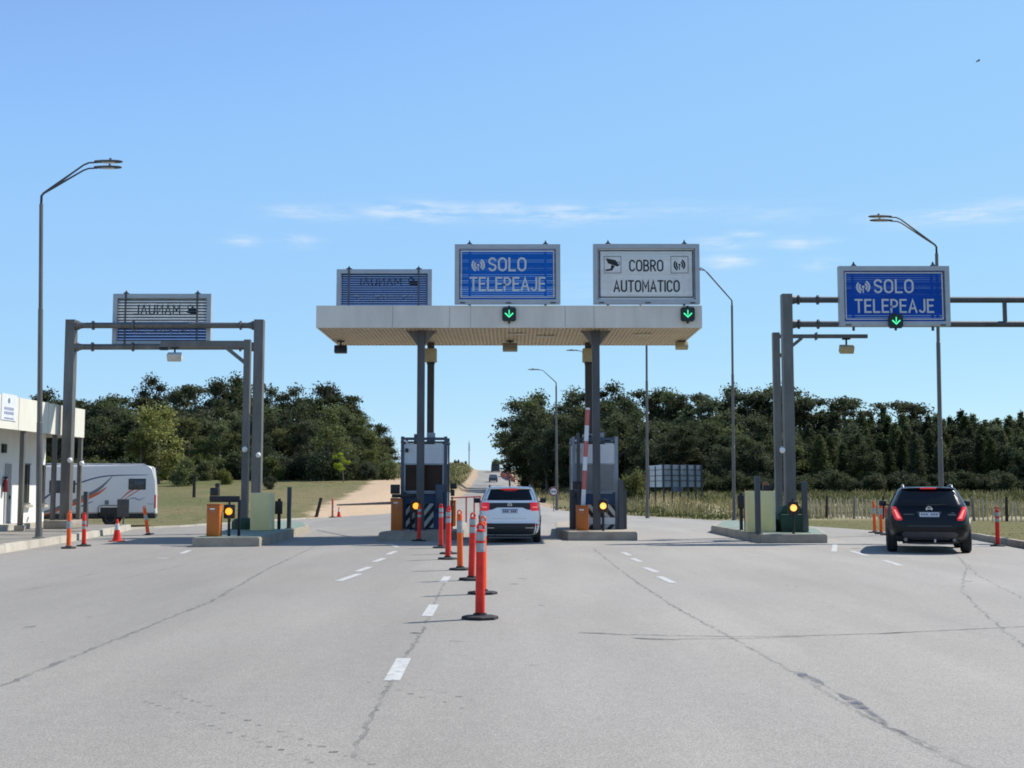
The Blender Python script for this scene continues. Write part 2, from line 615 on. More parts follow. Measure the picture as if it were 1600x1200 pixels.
def lane_sign(kind, x0, x1, z0, z1, Y, label, seed):
    W, HH = x1 - x0, z1 - z0
    rr = random.Random(seed)
    t = thing('lane_sign', label, 'road sign', ((x0 + x1) / 2, Y, z0))
    fw = .042 * W
    fx = lambda f: x0 + f * W
    fz = lambda f: z1 - f * HH
    mb = MB()
    frame_rect(mb, x0, x1, z0, z1, fw, Y - .05, Y + .16)
    mb.build('frame', SIGNFRAME, t)
    px0, px1, pz0, pz1 = fx(.044), fx(.956), fz(.925), fz(.082)
    n = 24
    hgt = (pz1 - pz0) / n
    face = (BLUEBRIGHT if seed == 11 else BLUESIGN) if kind == 'solo' else WHITESIGN
    mb = MB()
    for i in range(n):
        zc = pz0 + (i + .5) * hgt
        gap = rr.choice([.001, .002, .004, .006, .011, .001])
        mb.box((px0, Y + .02, zc - hgt / 2 + gap / 2), (px1, Y + .035, zc + hgt / 2 - gap / 2))
    mb.build('slat_panel', face, t, smooth=None)
    for sx in (px0, px1):
        mb = MB()
        mb.box((sx - .012, Y + .0125, pz0), (sx + .012, Y + .0155, pz1))
        for i in range(n):
            zc = pz0 + (i + .5) * hgt
            mb.box((sx - .035, Y - .0, zc - hgt * .27), (sx + .035, Y + .012, zc + hgt * .27))
        mb.build('slat_clip', LOUV, t, smooth=None)
    ink = WHITESIGN if kind == 'solo' else BLACKSIGN
    yl = Y + .015
    mb = MB()
    frame_rect(mb, fx(.057), fx(.943), fz(.893), fz(.10), .010 * W, yl - .003, yl + .003)
    mb.build('border_line', ink, t, smooth=None)
    if kind == 'solo':
        text_geo('SOLO', fx(.317), fx(.679), fz(.45), fz(.215), yl).build('lettering', ink, t, smooth=None)
        text_geo('TELEPEAJE', fx(.14), fx(.86), fz(.78), fz(.546), yl).build('lettering', ink, t, smooth=None)
        mb = MB()
        rf_symbol(mb, fx(.222), fz(.345), .064 * W, yl)
        mb.build('radio_symbol', ink, t, smooth=None)
    else:
        text_geo('COBRO', fx(.339), fx(.661), fz(.456), fz(.259), yl).build('lettering', ink, t, smooth=None)
        text_geo('AUTOMATICO', fx(.19), fx(.813), fz(.80), fz(.60), yl).build('lettering', ink, t, smooth=None)
        boxes = []
        for a, b in ((.102, .264), (.73, .896)):
            mb = MB()
            boxes.append(mb)
            frame_rect(mb, fx(a), fx(b), fz(.485), fz(.2), .004 * W, yl - .003, yl + .003)
        split_frames(boxes, 'symbol_box', ink, t)
        mb = MB()
        rf_symbol(mb, fx(.813), fz(.345), .056 * W, yl)
        mb.build('radio_symbol', ink, t, smooth=None)
        mb = MB()
        cc = lambda a, b: (fx(a), yl, fz(b))
        mb.add([cc(.118, .235), cc(.21, .265), cc(.245, .35), cc(.232, .375), cc(.14, .32)], [(0, 1, 2, 3, 4)])
        mb.add([cc(.17, .345), cc(.205, .365), cc(.178, .44), cc(.115, .45), cc(.115, .425), cc(.165, .41)], [(0, 1, 2, 3, 4, 5)])
        ring_arc(mb, fx(.232), fz(.325), .018 * W, .006 * W, 0, 360, yl - .002, 14)
        mb.build('camera_symbol', ink, t, smooth=None)
    mb = MB()
    for a in (.14, .86):
        xx = fx(a)
        mb.prism_y([(xx - .10, z1 + .002), (xx + .10, z1 + .002), (xx + .03, z1 + .07), (xx, z1 + .15), (xx - .03, z1 + .07)], Y, Y + .1)
    for a in (.075, .51, .93):
        mb.box((fx(a) - .08, Y - .075, z0 + .01), (fx(a) + .08, Y - .052, z0 + .05))
    split_build(mb, 'clamp', STEEL_D, t)
    mb = MB()
    for a in (.14, .86):
        mb.box((fx(a) - .035, Y + .165, z0 - .12), (fx(a) + .035, Y + .215, z1 - .03))
    split_build(mb, 'back_strut', STEEL_D, t)
    return t


def back_sign(x0, x1, z0, z1, Y, label, blue_top, seed):
    """a slatted lane sign seen from behind: struts, louvre bars, and the lettering showing through mirrored"""
    W, HH = x1 - x0, z1 - z0
    t = thing('lane_sign', label, 'road sign', ((x0 + x1) / 2, Y, z0))
    fx = lambda f: x0 + f * W
    fz = lambda f: z1 - f * HH
    mb = MB()
    frame_rect(mb, x0, x1, z0, z1, .045 * W, Y - .05, Y + .16)
    mb.build('frame', SIGNFRAME, t)
    px0, px1, pz0, pz1 = fx(.048), fx(.952), fz(.93), fz(.085)
    ym = Y + .075
    sheet_w = mat('sheet_white', (.78, .77, .74), .5, trans=.5)
    sheet_b = mat('sheet_blue', (.06, .19, .55), .5, trans=.6)
    n = 15
    hgt = (pz1 - pz0) / n

    def slats(i_lo, i_hi):
        mb = MB()
        for sx in (px0, px1 - .03):
            mb.box((sx, ym + .013, pz0 + i_lo * hgt), (sx + .03, ym + .02, pz0 + i_hi * hgt))
        for i in range(i_lo, i_hi):
            zc = pz0 + (i + .5) * hgt
            mb.box((px0, ym, zc - hgt * .445), (px1, ym + .012, zc + hgt * .445))
        return mb
    if blue_top:
        slats(0, n).build('slat_panel', sheet_b, t, smooth=None)
    else:
        slats(7, n).build('slat_panel', sheet_w, t, smooth=None)
        slats(0, 7).build('lower_slat_panel', sheet_b, t, smooth=None)
    ink1 = mat('faded_navy', (.012, .02, .07), .6) if blue_top else BLACKSIGN
    ink2 = mat('faded_white', (.80, .83, .88), .6, trans=.5)
    yl = ym - .004
    text_geo('MANUAL', fx(.20), fx(.68), fz(.40), fz(.20), yl, mirror=True).build('lettering', ink1, t, smooth=None)
    text_geo('TELEPEAJE', fx(.18), fx(.82), fz(.80), fz(.62), yl, mirror=True).build('lettering', ink2, t, smooth=None)
    mb = MB()   # hand and coin symbol, mirrored
    mb.add([(fx(.74), yl, fz(.36)), (fx(.84), yl, fz(.40)), (fx(.86), yl, fz(.30)), (fx(.80), yl, fz(.24)), (fx(.76), yl, fz(.30))], [(0, 1, 2, 3, 4)])
    ring_arc(mb, fx(.78), fz(.26), .025 * W, .012 * W, 0, 360, yl - .002, 12)
    mb.build('hand_symbol', ink1, t, smooth=None)
    n = 15
    hgt = (pz1 - pz0) / n
    mb = MB()
    for i in range(n):
        zc = pz0 + (i + .5) * hgt
        h2 = hgt * .17
        mb.add([(px0, Y, zc - h2), (px1, Y, zc - h2), (px1, Y + .045, zc + h2 * 1.3), (px0, Y + .045, zc + h2 * 1.3),
                (px0, Y + .01, zc - h2 - .006), (px1, Y + .01, zc - h2 - .006), (px1, Y + .055, zc + h2 * 1.3 - .006), (px0, Y + .055, zc + h2 * 1.3 - .006)],
               [(0, 1, 2, 3), (7, 6, 5, 4), (0, 4, 5, 1), (2, 6, 7, 3), (1, 5, 6, 2), (0, 3, 7, 4)])
    mb.build('louvre', LOUV, t, smooth=None)
    mb = MB()
    for a in (.13, .86):
        xx = fx(a)
        mb.box((xx - .03, Y - .075, z0 - .05), (xx + .03, Y - .052, z1 + .02))
        mb.prism_y([(xx - .11, z1 + .02), (xx + .11, z1 + .02), (xx + .03, z1 + .06), (xx, z1 + .13), (xx - .03, z1 + .06)], Y - .05, Y + .1)
    split_build(mb, 'back_strut', STEEL_D, t)
    return t


# ------------------------------------------------------------------ world, sun
EL, AZ = R(49), R(61)        # azimuth measured from +Y towards +X
sdir = Vector((math.sin(AZ) * math.cos(EL), math.cos(AZ) * math.cos(EL), math.sin(EL)))
sd = bpy.data.lights.new('sun', 'SUN')
sd.energy = 4.2
sd.angle = R(.53)
sd.color = (1, .95, .87)
sun = bpy.data.objects.new('sun', sd)
COL.objects.link(sun)
sun.location = (60, 40, 80)
sun.rotation_euler = sdir.to_track_quat('Z', 'Y').to_euler()

w = bpy.data.worlds.new('World')
SC.world = w
w.use_nodes = True
nt = w.node_tree
bg = nt.nodes['Background']
sky = nt.nodes.new('ShaderNodeTexSky')
sky.sky_type = 'NISHITA'
sky.sun_disc = False
sky.sun_elevation = EL
sky.sun_rotation = AZ
sky.altitude = 1200
sky.air_density = 1.0
sky.dust_density = .1
sky.ozone_density = 2.5
bg.inputs['Strength'].default_value = .12
# thin cirrus wisps: soft streaks placed by direction (azimuth / elevation)
tc = nt.nodes.new('ShaderNodeTexCoord')
sep = nt.nodes.new('ShaderNodeSeparateXYZ')
nt.links.new(tc.outputs['Generated'], sep.inputs[0])


def M(op, a, b=None, clamp=False):
    n = nt.nodes.new('ShaderNodeMath')
    n.operation = op
    n.use_clamp = clamp
    for i, q in enumerate((a, b)):
        if q is None:
            continue
        if isinstance(q, (int, float)):
            n.inputs[i].default_value = q
        else:
            nt.links.new(q, n.inputs[i])
    return n.outputs[0]


az = M('ARCTAN2', sep.outputs[0], sep.outputs[1])
el = M('ARCSINE', sep.outputs[2])
comb = nt.nodes.new('ShaderNodeCombineXYZ')
nt.links.new(M('MULTIPLY', az, 9.0), comb.inputs[0])
nt.links.new(M('MULTIPLY', el, 62.0), comb.inputs[1])
nz = nt.nodes.new('ShaderNodeTexNoise')
nz.inputs['Scale'].default_value = 2.2
nz.inputs['Detail'].default_value = 7
nz.inputs['Roughness'].default_value = .62
nt.links.new(comb.outputs[0], nz.inputs['Vector'])
mask = None
for px, py, sx, sy, amp in ((485, 333, 60, 11, .55), (655, 331, 75, 14, .95), (800, 330, 60, 12, .7), (880, 335, 110, 14, .8), (380, 377, 26, 8, .55), (460, 377, 30, 8, .6),
                            (1140, 408, 36, 10, .75), (1130, 380, 45, 9, .6), (1250, 380, 42, 9, .55), (1165, 366, 26, 7, .5), (1280, 412, 30, 9, .4),
                            (1500, 337, 95, 12, .75), (1580, 325, 60, 12, .6), (1400, 342, 50, 10, .4), (960, 450, 160, 30, .12), (1200, 335, 90, 16, .22), (1050, 330, 90, 14, .2)):
    d = ray(px, py).normalized()
    a0, e0 = math.atan2(d.x, d.y), math.asin(d.z)
    gx = M('POWER', M('MULTIPLY', M('SUBTRACT', az, a0), F / sx), 2)
    gy = M('POWER', M('MULTIPLY', M('SUBTRACT', el, e0), F / sy), 2)
    g = M('MULTIPLY', M('POWER', 2.718, M('MULTIPLY', M('ADD', gx, gy), -1)), amp)
    mask = g if mask is None else M('MAXIMUM', mask, g)
mr = nt.nodes.new('ShaderNodeMapRange')
mr.inputs['From Min'].default_value = .38
mr.inputs['From Max'].default_value = .72
nt.links.new(nz.outputs['Fac'], mr.inputs['Value'])
cl = M('MULTIPLY', M('MULTIPLY', mask, mr.outputs[0]), 1.25, True)
mix = nt.nodes.new('ShaderNodeMix')
mix.data_type = 'RGBA'
nt.links.new(cl, mix.inputs['Factor'])
# the sky texture is very white at the horizon: compress its bright range per channel (a soft knee)
sc_ = nt.nodes.new('ShaderNodeSeparateColor')
cc_ = nt.nodes.new('ShaderNodeCombineColor')
nt.links.new(sky.outputs[0], sc_.inputs[0])
KD = .12 * 2 ** .55
for i, (m_, p_, q_) in enumerate(((1.10, .2245, .307), (1.19, .44, .29), (1.25, .93, .05))):
    x_ = M('MULTIPLY', sc_.outputs[i], KD)
    sm = nt.nodes.new('ShaderNodeMath')
    sm.operation = 'SMOOTH_MIN'
    nt.links.new(M('MULTIPLY', x_, m_), sm.inputs[0])
    nt.links.new(M('ADD', M('MULTIPLY', x_, q_), p_), sm.inputs[1])
    sm.inputs[2].default_value = .10
    nt.links.new(M('DIVIDE', sm.outputs[0], KD), cc_.inputs[i])
nt.links.new(cc_.outputs[0], mix.inputs['A'])
mix.inputs['B'].default_value = (4.9, 5.25, 5.6, 1)
nt.links.new(mix.outputs['Result'], bg.inputs['Color'])

SC.view_settings.view_transform = 'Standard'
SC.view_settings.look = 'None'
SC.view_settings.exposure = .55
SC.view_settings.gamma = 1
SC.cycles.pixel_filter_type = 'BLACKMAN_HARRIS'
SC.cycles.filter_width = 1.8
SC.cycles.max_bounces = 6
SC.cycles.transparent_max_bounces = 12
SC.cycles.use_denoising = True

# ------------------------------------------------------------------ ground
YS = [-20, -8, 0, 4, 8, 12, 16, 20, 24, 27, 29, 31.5, 34, 36, 38, 40, 42, 44, 46.5, 48.7, 50, 53, 56, 60, 63, 66.5, 70, 74, 78, 82, 86, 88, 92, 96, 100, 105, 110, 116, 122, 128, 135, 142, 150, 158, 166, 175, 185, 195, 205, 216, 228, 240, 252, 265, 278, 292, 306, 320, 333, 345, 355, 370, 390, 420, 460, 520, 600, 720, 900, 1200, 1800, 2600, 4000]
XS = sorted(set([-3000, -1800, -1000, -600, -400, -280, -200, -150] + [-120 + 6 * i for i in range(14)] + [-38 + 1.5 * i for i in range(52)] + [40 + 6 * i for i in range(15)] + [140, 180, 240, 320, 450, 700, 1200, 2000, 3000]))


def ground_mat():
    m = bpy.data.materials.new('field_ground')
    m.use_nodes = True
    n = m.node_tree
    b = n.nodes['Principled BSDF']
    b.inputs['Roughness'].default_value = .95
    b.inputs['Specular IOR Level'].default_value = .15
    tc = n.nodes.new('ShaderNodeTexCoord')

    def noise(scale, det, st=(1, 1, 1)):
        mp = n.nodes.new('ShaderNodeMapping')
        mp.inputs['Scale'].default_value = st
        n.links.new(tc.outputs['Object'], mp.inputs[0])
        q = n.nodes.new('ShaderNodeTexNoise')
        q.inputs['Scale'].default_value = scale
        q.inputs['Detail'].default_value = det
        n.links.new(mp.outputs[0], q.inputs['Vector'])
        return q.outputs['Fac']

    def rng(v, a, c):
        q = n.nodes.new('ShaderNodeMapRange')
        q.inputs['From Min'].default_value = a
        q.inputs['From Max'].default_value = c
        n.links.new(v, q.inputs['Value'])
        return q.outputs[0]

    def mixc(f, a, c):
        q = n.nodes.new('ShaderNodeMix')
        q.data_type = 'RGBA'
        n.links.new(f, q.inputs['Factor'])
        for k, v in (('A', a), ('B', c)):
            if isinstance(v, tuple):
                q.inputs[k].default_value = (*v, 1)
            else:
                n.links.new(v, q.inputs[k])
        return q.outputs['Result']

    def mth(op, a, c):
        q = n.nodes.new('ShaderNodeMath')
        q.operation = op
        for i, v in enumerate((a, c)):
            if isinstance(v, (int, float)):
                q.inputs[i].default_value = v
            else:
                n.links.new(v, q.inputs[i])
        return q.outputs[0]
    c = mixc(rng(noise(.11, 4, (1, .5, 1)), .4, .62), (.150, .125, .055), (.100, .105, .036))
    c = mixc(rng(noise(1.3, 6), .42, .68), c, (.185, .150, .078))
    c = mixc(rng(noise(.05, 3, (1, .6, 1)), .55, .68), c, (.085, .10, .032))
    s = n.nodes.new('ShaderNodeSeparateXYZ')
    n.links.new(tc.outputs['Object'], s.inputs[0])
    # mown green strip beside the right-hand lanes, sandy track on the left
    strip = mth('MULTIPLY', rng(s.outputs[0], 5, 8), rng(mth('MULTIPLY', s.outputs[1], -1), -66, -56))
    c = mixc(mth('MULTIPLY', strip, .85), c, mixc(rng(noise(.7, 5), .35, .65), (.100, .102, .032), (.135, .118, .046)))
    pale = mth('MULTIPLY', rng(s.outputs[0], 9, 14), mth('MULTIPLY', rng(s.outputs[1], 60, 66), rng(mth('MULTIPLY', s.outputs[1], -1), -112, -92)))
    c = mixc(mth('MULTIPLY', pale, .8), c, (.36, .31, .19))
    tx = mth('ADD', mth('MULTIPLY', s.outputs[1], .052), 5.0)
    wob = mth('MULTIPLY', mth('SUBTRACT', noise(.22, 3), .5), 2.6)
    dist = mth('ABSOLUTE', mth('ADD', mth('ADD', s.outputs[0], tx), wob), 0)
    wid = mth('ADD', dist, mth('MULTIPLY', mth('SUBTRACT', noise(1.2, 4), .5), 1.2))
    tm = mth('MULTIPLY', rng(mth('MULTIPLY', wid, -1), -3.1, -2.3), mth('MULTIPLY', rng(s.outputs[1], 55, 58), rng(mth('MULTIPLY', s.outputs[1], -1), -190, -140)))
    c = mixc(tm, c, mixc(rng(noise(1.8, 5), .35, .65), (.46, .335, .215), (.40, .30, .205)))
    # worn earth verges of the road
    vx = mth('ABSOLUTE', mth('ADD', s.outputs[0], mth('MULTIPLY', s.outputs[1], .0157)), 0)
    vm = mth('MULTIPLY', rng(mth('MULTIPLY', mth('ADD', vx, mth('MULTIPLY', mth('SUBTRACT', noise(.5, 4), .5), 1.6)), -1), -5.9, -5.1), rng(s.outputs[1], 84, 92))
    c = mixc(mth('MULTIPLY', vm, .9), c, (.36, .27, .185))
    n.links.new(c, b.inputs['Base Color'])
    bp = n.nodes.new('ShaderNodeBump')
    bp.inputs['Strength'].default_value = .8
    bp.inputs['Distance'].default_value = .12
    n.links.new(noise(3.5, 8), bp.inputs['Height'])
    n.links.new(bp.outputs[0], b.inputs['Normal'])
    return m


vs, fs = [], []
for y in YS:
    for x in XS:
        vs.append((x, y, T(x, y)))
nx = len(XS)
for j in range(len(YS) - 1):
    for i in range(nx - 1):
        fs.append((j * nx + i, j * nx + i + 1, (j + 1) * nx + i + 1, (j + 1) * nx + i))
mb = MB().add(vs, fs)
structure(mb.build('ground', ground_mat(), smooth=60))


def asphalt_mat():
    m = bpy.data.materials.new('asphalt')
    m.use_nodes = True
    n = m.node_tree
    b = n.nodes['Principled BSDF']
    b.inputs['Roughness'].default_value = .88
    b.inputs['Specular IOR Level'].default_value = .25
    tc = n.nodes.new('ShaderNodeTexCoord')

    def noise(scale, det, st=(1, 1, 1), rough=.6):
        mp = n.nodes.new('ShaderNodeMapping')
        mp.inputs['Scale'].default_value = st
        n.links.new(tc.outputs['Object'], mp.inputs[0])
        q = n.nodes.new('ShaderNodeTexNoise')
        q.inputs['Scale'].default_value = scale
        q.inputs['Detail'].default_value = det
        q.inputs['Roughness'].default_value = rough
        n.links.new(mp.outputs[0], q.inputs['Vector'])
        return q.outputs['Fac']

    def rng(v, a, c, lo, hi):
        q = n.nodes.new('ShaderNodeMapRange')
        for k, z in (('From Min', a), ('From Max', c), ('To Min', lo), ('To Max', hi)):
            q.inputs[k].default_value = z
        n.links.new(v, q.inputs['Value'])
        return q.outputs[0]

    def mul(a, c):
        q = n.nodes.new('ShaderNodeMath')
        q.operation = 'MULTIPLY'
        n.links.new(a, q.inputs[0])
        n.links.new(c, q.inputs[1])
        return q.outputs[0]
    vor = n.nodes.new('ShaderNodeTexVoronoi')
    vor.inputs['Scale'].default_value = 105
    n.links.new(tc.outputs['Object'], vor.inputs['Vector'])
    sepc = n.nodes.new('ShaderNodeSeparateColor')
    n.links.new(vor.outputs['Color'], sepc.inputs[0])
    f = rng(noise(52, 3, rough=.8), .25, .75, .78, 1.22)
    f = mul(f, rng(sepc.outputs[0], 0, 1, .80, 1.20))
    f = mul(f, rng(noise(.22, 5, (1, .35, 1)), .3, .7, .90, 1.09))
    f = mul(f, rng(noise(.9, 6, (1, .12, 1)), .3, .7, .92, 1.06))
    f = mul(f, rng(noise(6, 5), .3, .7, .96, 1.04))
    sx = n.nodes.new('ShaderNodeSeparateXYZ')
    n.links.new(tc.outputs['Object'], sx.inputs[0])
    f = mul(f, rng(sx.outputs[0], -5.5, 2.5, .87, 1.04))    # older, darker lanes on the left
    f = mul(f, rng(noise(.07, 3, (1, .5, 1)), .35, .65, .94, 1.05))
    sp = n.nodes.new('ShaderNodeVectorMath')
    sp.operation = 'SCALE'
    mixc = n.nodes.new('ShaderNodeMix')
    mixc.data_type = 'RGBA'
    mixc.inputs['A'].default_value = (.298, .278, .244, 1)
    mixc.inputs['B'].default_value = (.291, .272, .244, 1)
    n.links.new(rng(noise(.15, 3), .4, .6, 0, 1), mixc.inputs['Factor'])
    n.links.new(mixc.outputs['Result'], sp.inputs[0])
    n.links.new(f, sp.inputs['Scale'])
    n.links.new(sp.outputs[0], b.inputs['Base Color'])
    bp = n.nodes.new('ShaderNodeBump')
    bp.inputs['Strength'].default_value = .35
    bp.inputs['Distance'].default_value = .006
    n.links.new(vor.outputs['Distance'], bp.inputs['Height'])
    n.links.new(bp.outputs[0], b.inputs['Normal'])
    return m


ASPH = asphalt_mat()
vs, fs = [], []
RY = [y for y in YS if y <= 420]
K = 7
for y in RY:
    L, Rr = edges(y)
    for k in range(K):
        x = L + (Rr - L) * k / (K - 1)
        vs.append((x, y, max(T(x, y), T(road_x(y), y)) + .03))
for j in range(len(RY) - 1):
    for k in range(K - 1):
        fs.append((j * K + k, j * K + k + 1, (j + 1) * K + k + 1, (j + 1) * K + k))
structure(MB().add(vs, fs).build('road', ASPH, smooth=60))


# road markings, tar joints, skid marks: thin sheets just above the asphalt
def ribbon(mb, pts, w, z, jit=0.0, seed=1, sub=6):
    """pts are ground points; a flat ribbon of width w following them"""
    rr = random.Random(seed)
    P = []
    for a, b in zip(pts, pts[1:]):
        for k in range(sub):
            P.append(a.lerp(b, k / sub))
    P.append(pts[-1])
    ws = [w(i / (len(P) - 1)) if callable(w) else w for i in range(len(P))]
    vs, fs = [], []
    for i, p in enumerate(P):
        d = (P[min(i + 1, len(P) - 1)] - P[max(i - 1, 0)])
        nrm = Vector((-d.y, d.x, 0)).normalized()
        off = nrm * rr.uniform(-jit, jit)
        vs += [p + off - nrm * ws[i] / 2 + Vector((0, 0, z)), p + off + nrm * ws[i] / 2 + Vector((0, 0, z))]
    for i in range(len(P) - 1):
        fs.append((2 * i, 2 * i + 1, 2 * i + 3, 2 * i + 2))
    mb.add(vs, fs)


mb = MB()
for a, b in (((612, 1064), (631, 1029)), ((667, 963), (678, 945)), ((692, 910), (699, 901)),
             ((529, 908), (561, 897)), ((559, 893), (578, 886)), ((585, 878), (600, 872.5)), ((606, 866.5), (618, 861.5)), ((609, 851), (622, 855)),
             ((1030, 901), (1052, 911)), ((1008, 887), (1027, 894.5)), ((988, 872.5), (1001, 878)), ((973, 863), (984, 868)),
             ((284, 865), (296, 860)), ((1303, 862), (1305, 850)), ((1382, 876), (1408, 884)), ((1330, 861), (1355, 868.5)), ((245, 872), (262, 872.5)), ((905, 852), (990, 855))):
    ribbon(mb, [G(*a), G(*b)], .135, .004, 0, 1, 1)
structure(mb.build('road_markings', LINE, smooth=None))

mb = MB()
for i, (poly, ww, jit) in enumerate((
        ([(-20, 1081), (180, 1000), (330, 940), (420, 888), (490, 855)], .075, .012),
        ([(548, 1185), (600, 1085), (621, 1047), (660, 985), (681, 940), (700, 900)], .05, .012),
        ([(925, 856), (985, 903), (1060, 952), (1140, 995), (1245, 1054), (1330, 1108), (1470, 1178), (1560, 1225)], .06, .012),
        ([(1495, 868), (1510, 885), (1503, 925), (1545, 965), (1602, 1012)], .045, .02),
        ([(1500, 872), (1530, 900), (1602, 938)], .04, .03),
        ([(190, 905), (290, 882)], .05, .01), ([(30, 924), (80, 915)], .08, .01), ([(120, 903), (155, 894)], .08, .01),
        ([(1165, 870), (1190, 871)], .10, .0))):
    ribbon(mb, [G(*q) for q in poly], lambda t, w_=ww, q_=random.Random(i): w_ * q_.uniform(.35, 1.05), .003, jit * 1.6, i + 3, 36)
structure(mb.build('tar_joints', CRACK, smooth=None))
mb = MB()
ribbon(mb, [G(1245, 1050), G(1282, 1068), G(1315, 1086), G(1345, 1103)], lambda t: .05 + .05 * math.sin(t * 9), .006, .012, 2, 6)
ribbon(mb, [G(1345, 1103), G(1395, 1138), G(1466, 1171)], lambda t: .045 * (1 - t) + .012, .006, .012, 3, 6)
ribbon(mb, [G(1330, 1096), G(1352, 1108)], .10, .0065, .012, 4, 4)
structure(mb.build('bitumen_stain', CRACKB, smooth=None))
mb = MB()
ribbon(mb, [G(903, 989), G(940, 990), G(985, 993)], lambda t: .09 * math.sin(math.pi * t) + .01, .005, 0, 1)
ribbon(mb, [G(985, 997), G(1020, 999), G(1063, 1000)], lambda t: .10 * math.sin(math.pi * t) + .01, .005, 0, 1)
ribbon(mb, [G(985, 992), G(1140, 995), G(1250, 994), G(1380, 990), G(1610, 979)], .035, .005, .004, 1, 8)
ribbon(mb, [G(1060, 999), G(1160, 998), G(1260, 995)], .025, .0055, .004, 1, 8)
ribbon(mb, [G(1372, 991), G(1418, 988)], lambda t: .06 * math.sin(math.pi * t) + .01, .0058, 0, 1)
ribbon(mb, [G(643, 989), G(657, 990)], .09, .005, 0, 1)
ribbon(mb, [G(702, 1002), G(726, 1003)], .03, .005, 0, 1)
rr = random.Random(5)
for (a, b, n) in (((268, 1083), (600, 1205), 22), ((225, 1096), (530, 1205), 21), ((575, 1066), (735, 1110), 9), ((640, 1068), (760, 1100), 6)):
    A, B = G(*a), G(*b)
    for k in range(n):
        c = A.lerp(B, (k + rr.uniform(-.3, .3)) / n) + Vector((rr.uniform(-.02, .02), rr.uniform(-.03, .03), 0))
        if rr.random() < .12:
            continue
        l = rr.uniform(.012, .028)
        ribbon(mb, [c - Vector((l, 0, 0)), c + Vector((l, rr.uniform(-.01, .01), 0))], rr.uniform(.010, .030), .0045, .004, k, 1)
structure(mb.build('skid_marks', SKID, smooth=None))
OIL = mat('oil_stain', (.09, .088, .085), .55, 0, .2, 3)
noise_alpha(OIL, .42, .66, 5, alpha=.32)
mb = MB()
rr = random.Random(31)
for k in range(34):
    lane = rr.choice([.2, .2, -5.6, 4.6, 7.8, -9.3])
    y = rr.uniform(8, 36)
    c = Vector((lane + rr.gauss(0, .28) + (y - 20) * (.0 if lane == .2 else .03 * (1 if lane > 0 else -1)), y, .0036 + k * .00003))
    r_ = rr.uniform(.03, .11)
    mb.add([c + Vector((r_ * math.cos(a) * rr.uniform(.7, 1.2), r_ * 1.6 * math.sin(a) * rr.uniform(.7, 1.2), 0)) for a in [2 * math.pi * q / 9 for q in range(9)]], [tuple(range(9))])
structure(mb.build('oil_stains', OIL, smooth=None))

# pavement and kerbs on the left, kerb on the right
kp = [(-12.3, -10), (-12.3, 29), (-13.0, 36), (-14.0, 44), (-14.5, 46.6)]
walk = MB()
walk.prism([(x - .16, y) for x, y in kp] + [(-14.9, 47.6), (-40, 47.6), (-40, -10)], -.2, .165)
structure(walk.build('pavement', mat('paving', (.20, .185, .16), .9, 0, .25, .9, .4, 30)))


def kerb(pts, wdt, h, name, m, seg=1.0, seed=3):
    rr = random.Random(seed)
    mb = MB()
    for a, b in zip(pts, pts[1:]):
        a, b = Vector((*a, 0)), Vector((*b, 0))
        L = (b - a).length
        n = max(1, round(L / seg))
        nrm = Vector((-(b - a).y, (b - a).x, 0)).normalized()
        for k in range(n):
            p, q = a.lerp(b, (k + .008) / n), a.lerp(b, (k + .992) / n)
            j = rr.uniform(-.006, .006)
            hh = h + rr.uniform(-.008, .008)
            pr = [p, q, q + nrm * wdt, p + nrm * wdt]
            mb.add([(v.x + j, v.y, -.1) for v in pr] + [(pr[0].x + j + nrm.x * .02, pr[0].y, hh), (pr[1].x + j + nrm.x * .02, pr[1].y, hh), (pr[2].x, pr[2].y, hh), (pr[3].x, pr[3].y, hh)],
                   [(0, 3, 2, 1), (4, 5, 6, 7), (0, 1, 5, 4), (1, 2, 6, 5), (2, 3, 7, 6), (3, 0, 4, 7)])
    return structure(mb.build(name, m, smooth=None))


kerb(kp, .16, .20, 'kerb', CONC_L)
kerb([(13.4, -8), (13.4, 31.5), (14.35, 38), (14.35, 39.3)][::-1], .18, .17, 'kerb', CONC)
kerb([(-14.9, 47.2), (-13.6, 50), (-12.2, 56), (-10.6, 63)], .16, .05, 'kerb', CONC_L, 1.5)

# ------------------------------------------------------------------ traffic islands
islands = []


def island(poly_px, label, h=.26, top=CONC, side=CONC):
    P = [G(*q) for q in poly_px]
    c = sum(P, Vector()) / len(P)
    t = thing('traffic_island', label, 'traffic island', (c.x, c.y, 0))
    n = len(P)
    bm = bmesh.new()
    lo = [bm.verts.new((p.x, p.y, -.05)) for p in P]
    hi = [bm.verts.new((p.x, p.y, h)) for p in P]
    bm.faces.new(lo[::-1])
    bm.faces.new(hi)
    for i in range(n):
        bm.faces.new((lo[i], lo[(i + 1) % n], hi[(i + 1) % n], hi[i]))
    tope = [e for e in bm.edges if all(v in hi for v in e.verts)]
    bmesh.ops.bevel(bm, geom=tope, offset=.03, segments=2, affect='EDGES')
    mb = MB().addbm(bm)
    mb.build('kerb', side, t, 30)
    # painted top sheet, inset
    ins = []
    for p in P:
        d = (c - p)
        ins.append(p + d.normalized() * min(.22, d.length * .3))
    mb = MB().add([(p.x, p.y, h + .004) for p in ins], [tuple(range(n))])
    mb.build('deck', top, t)
    return t


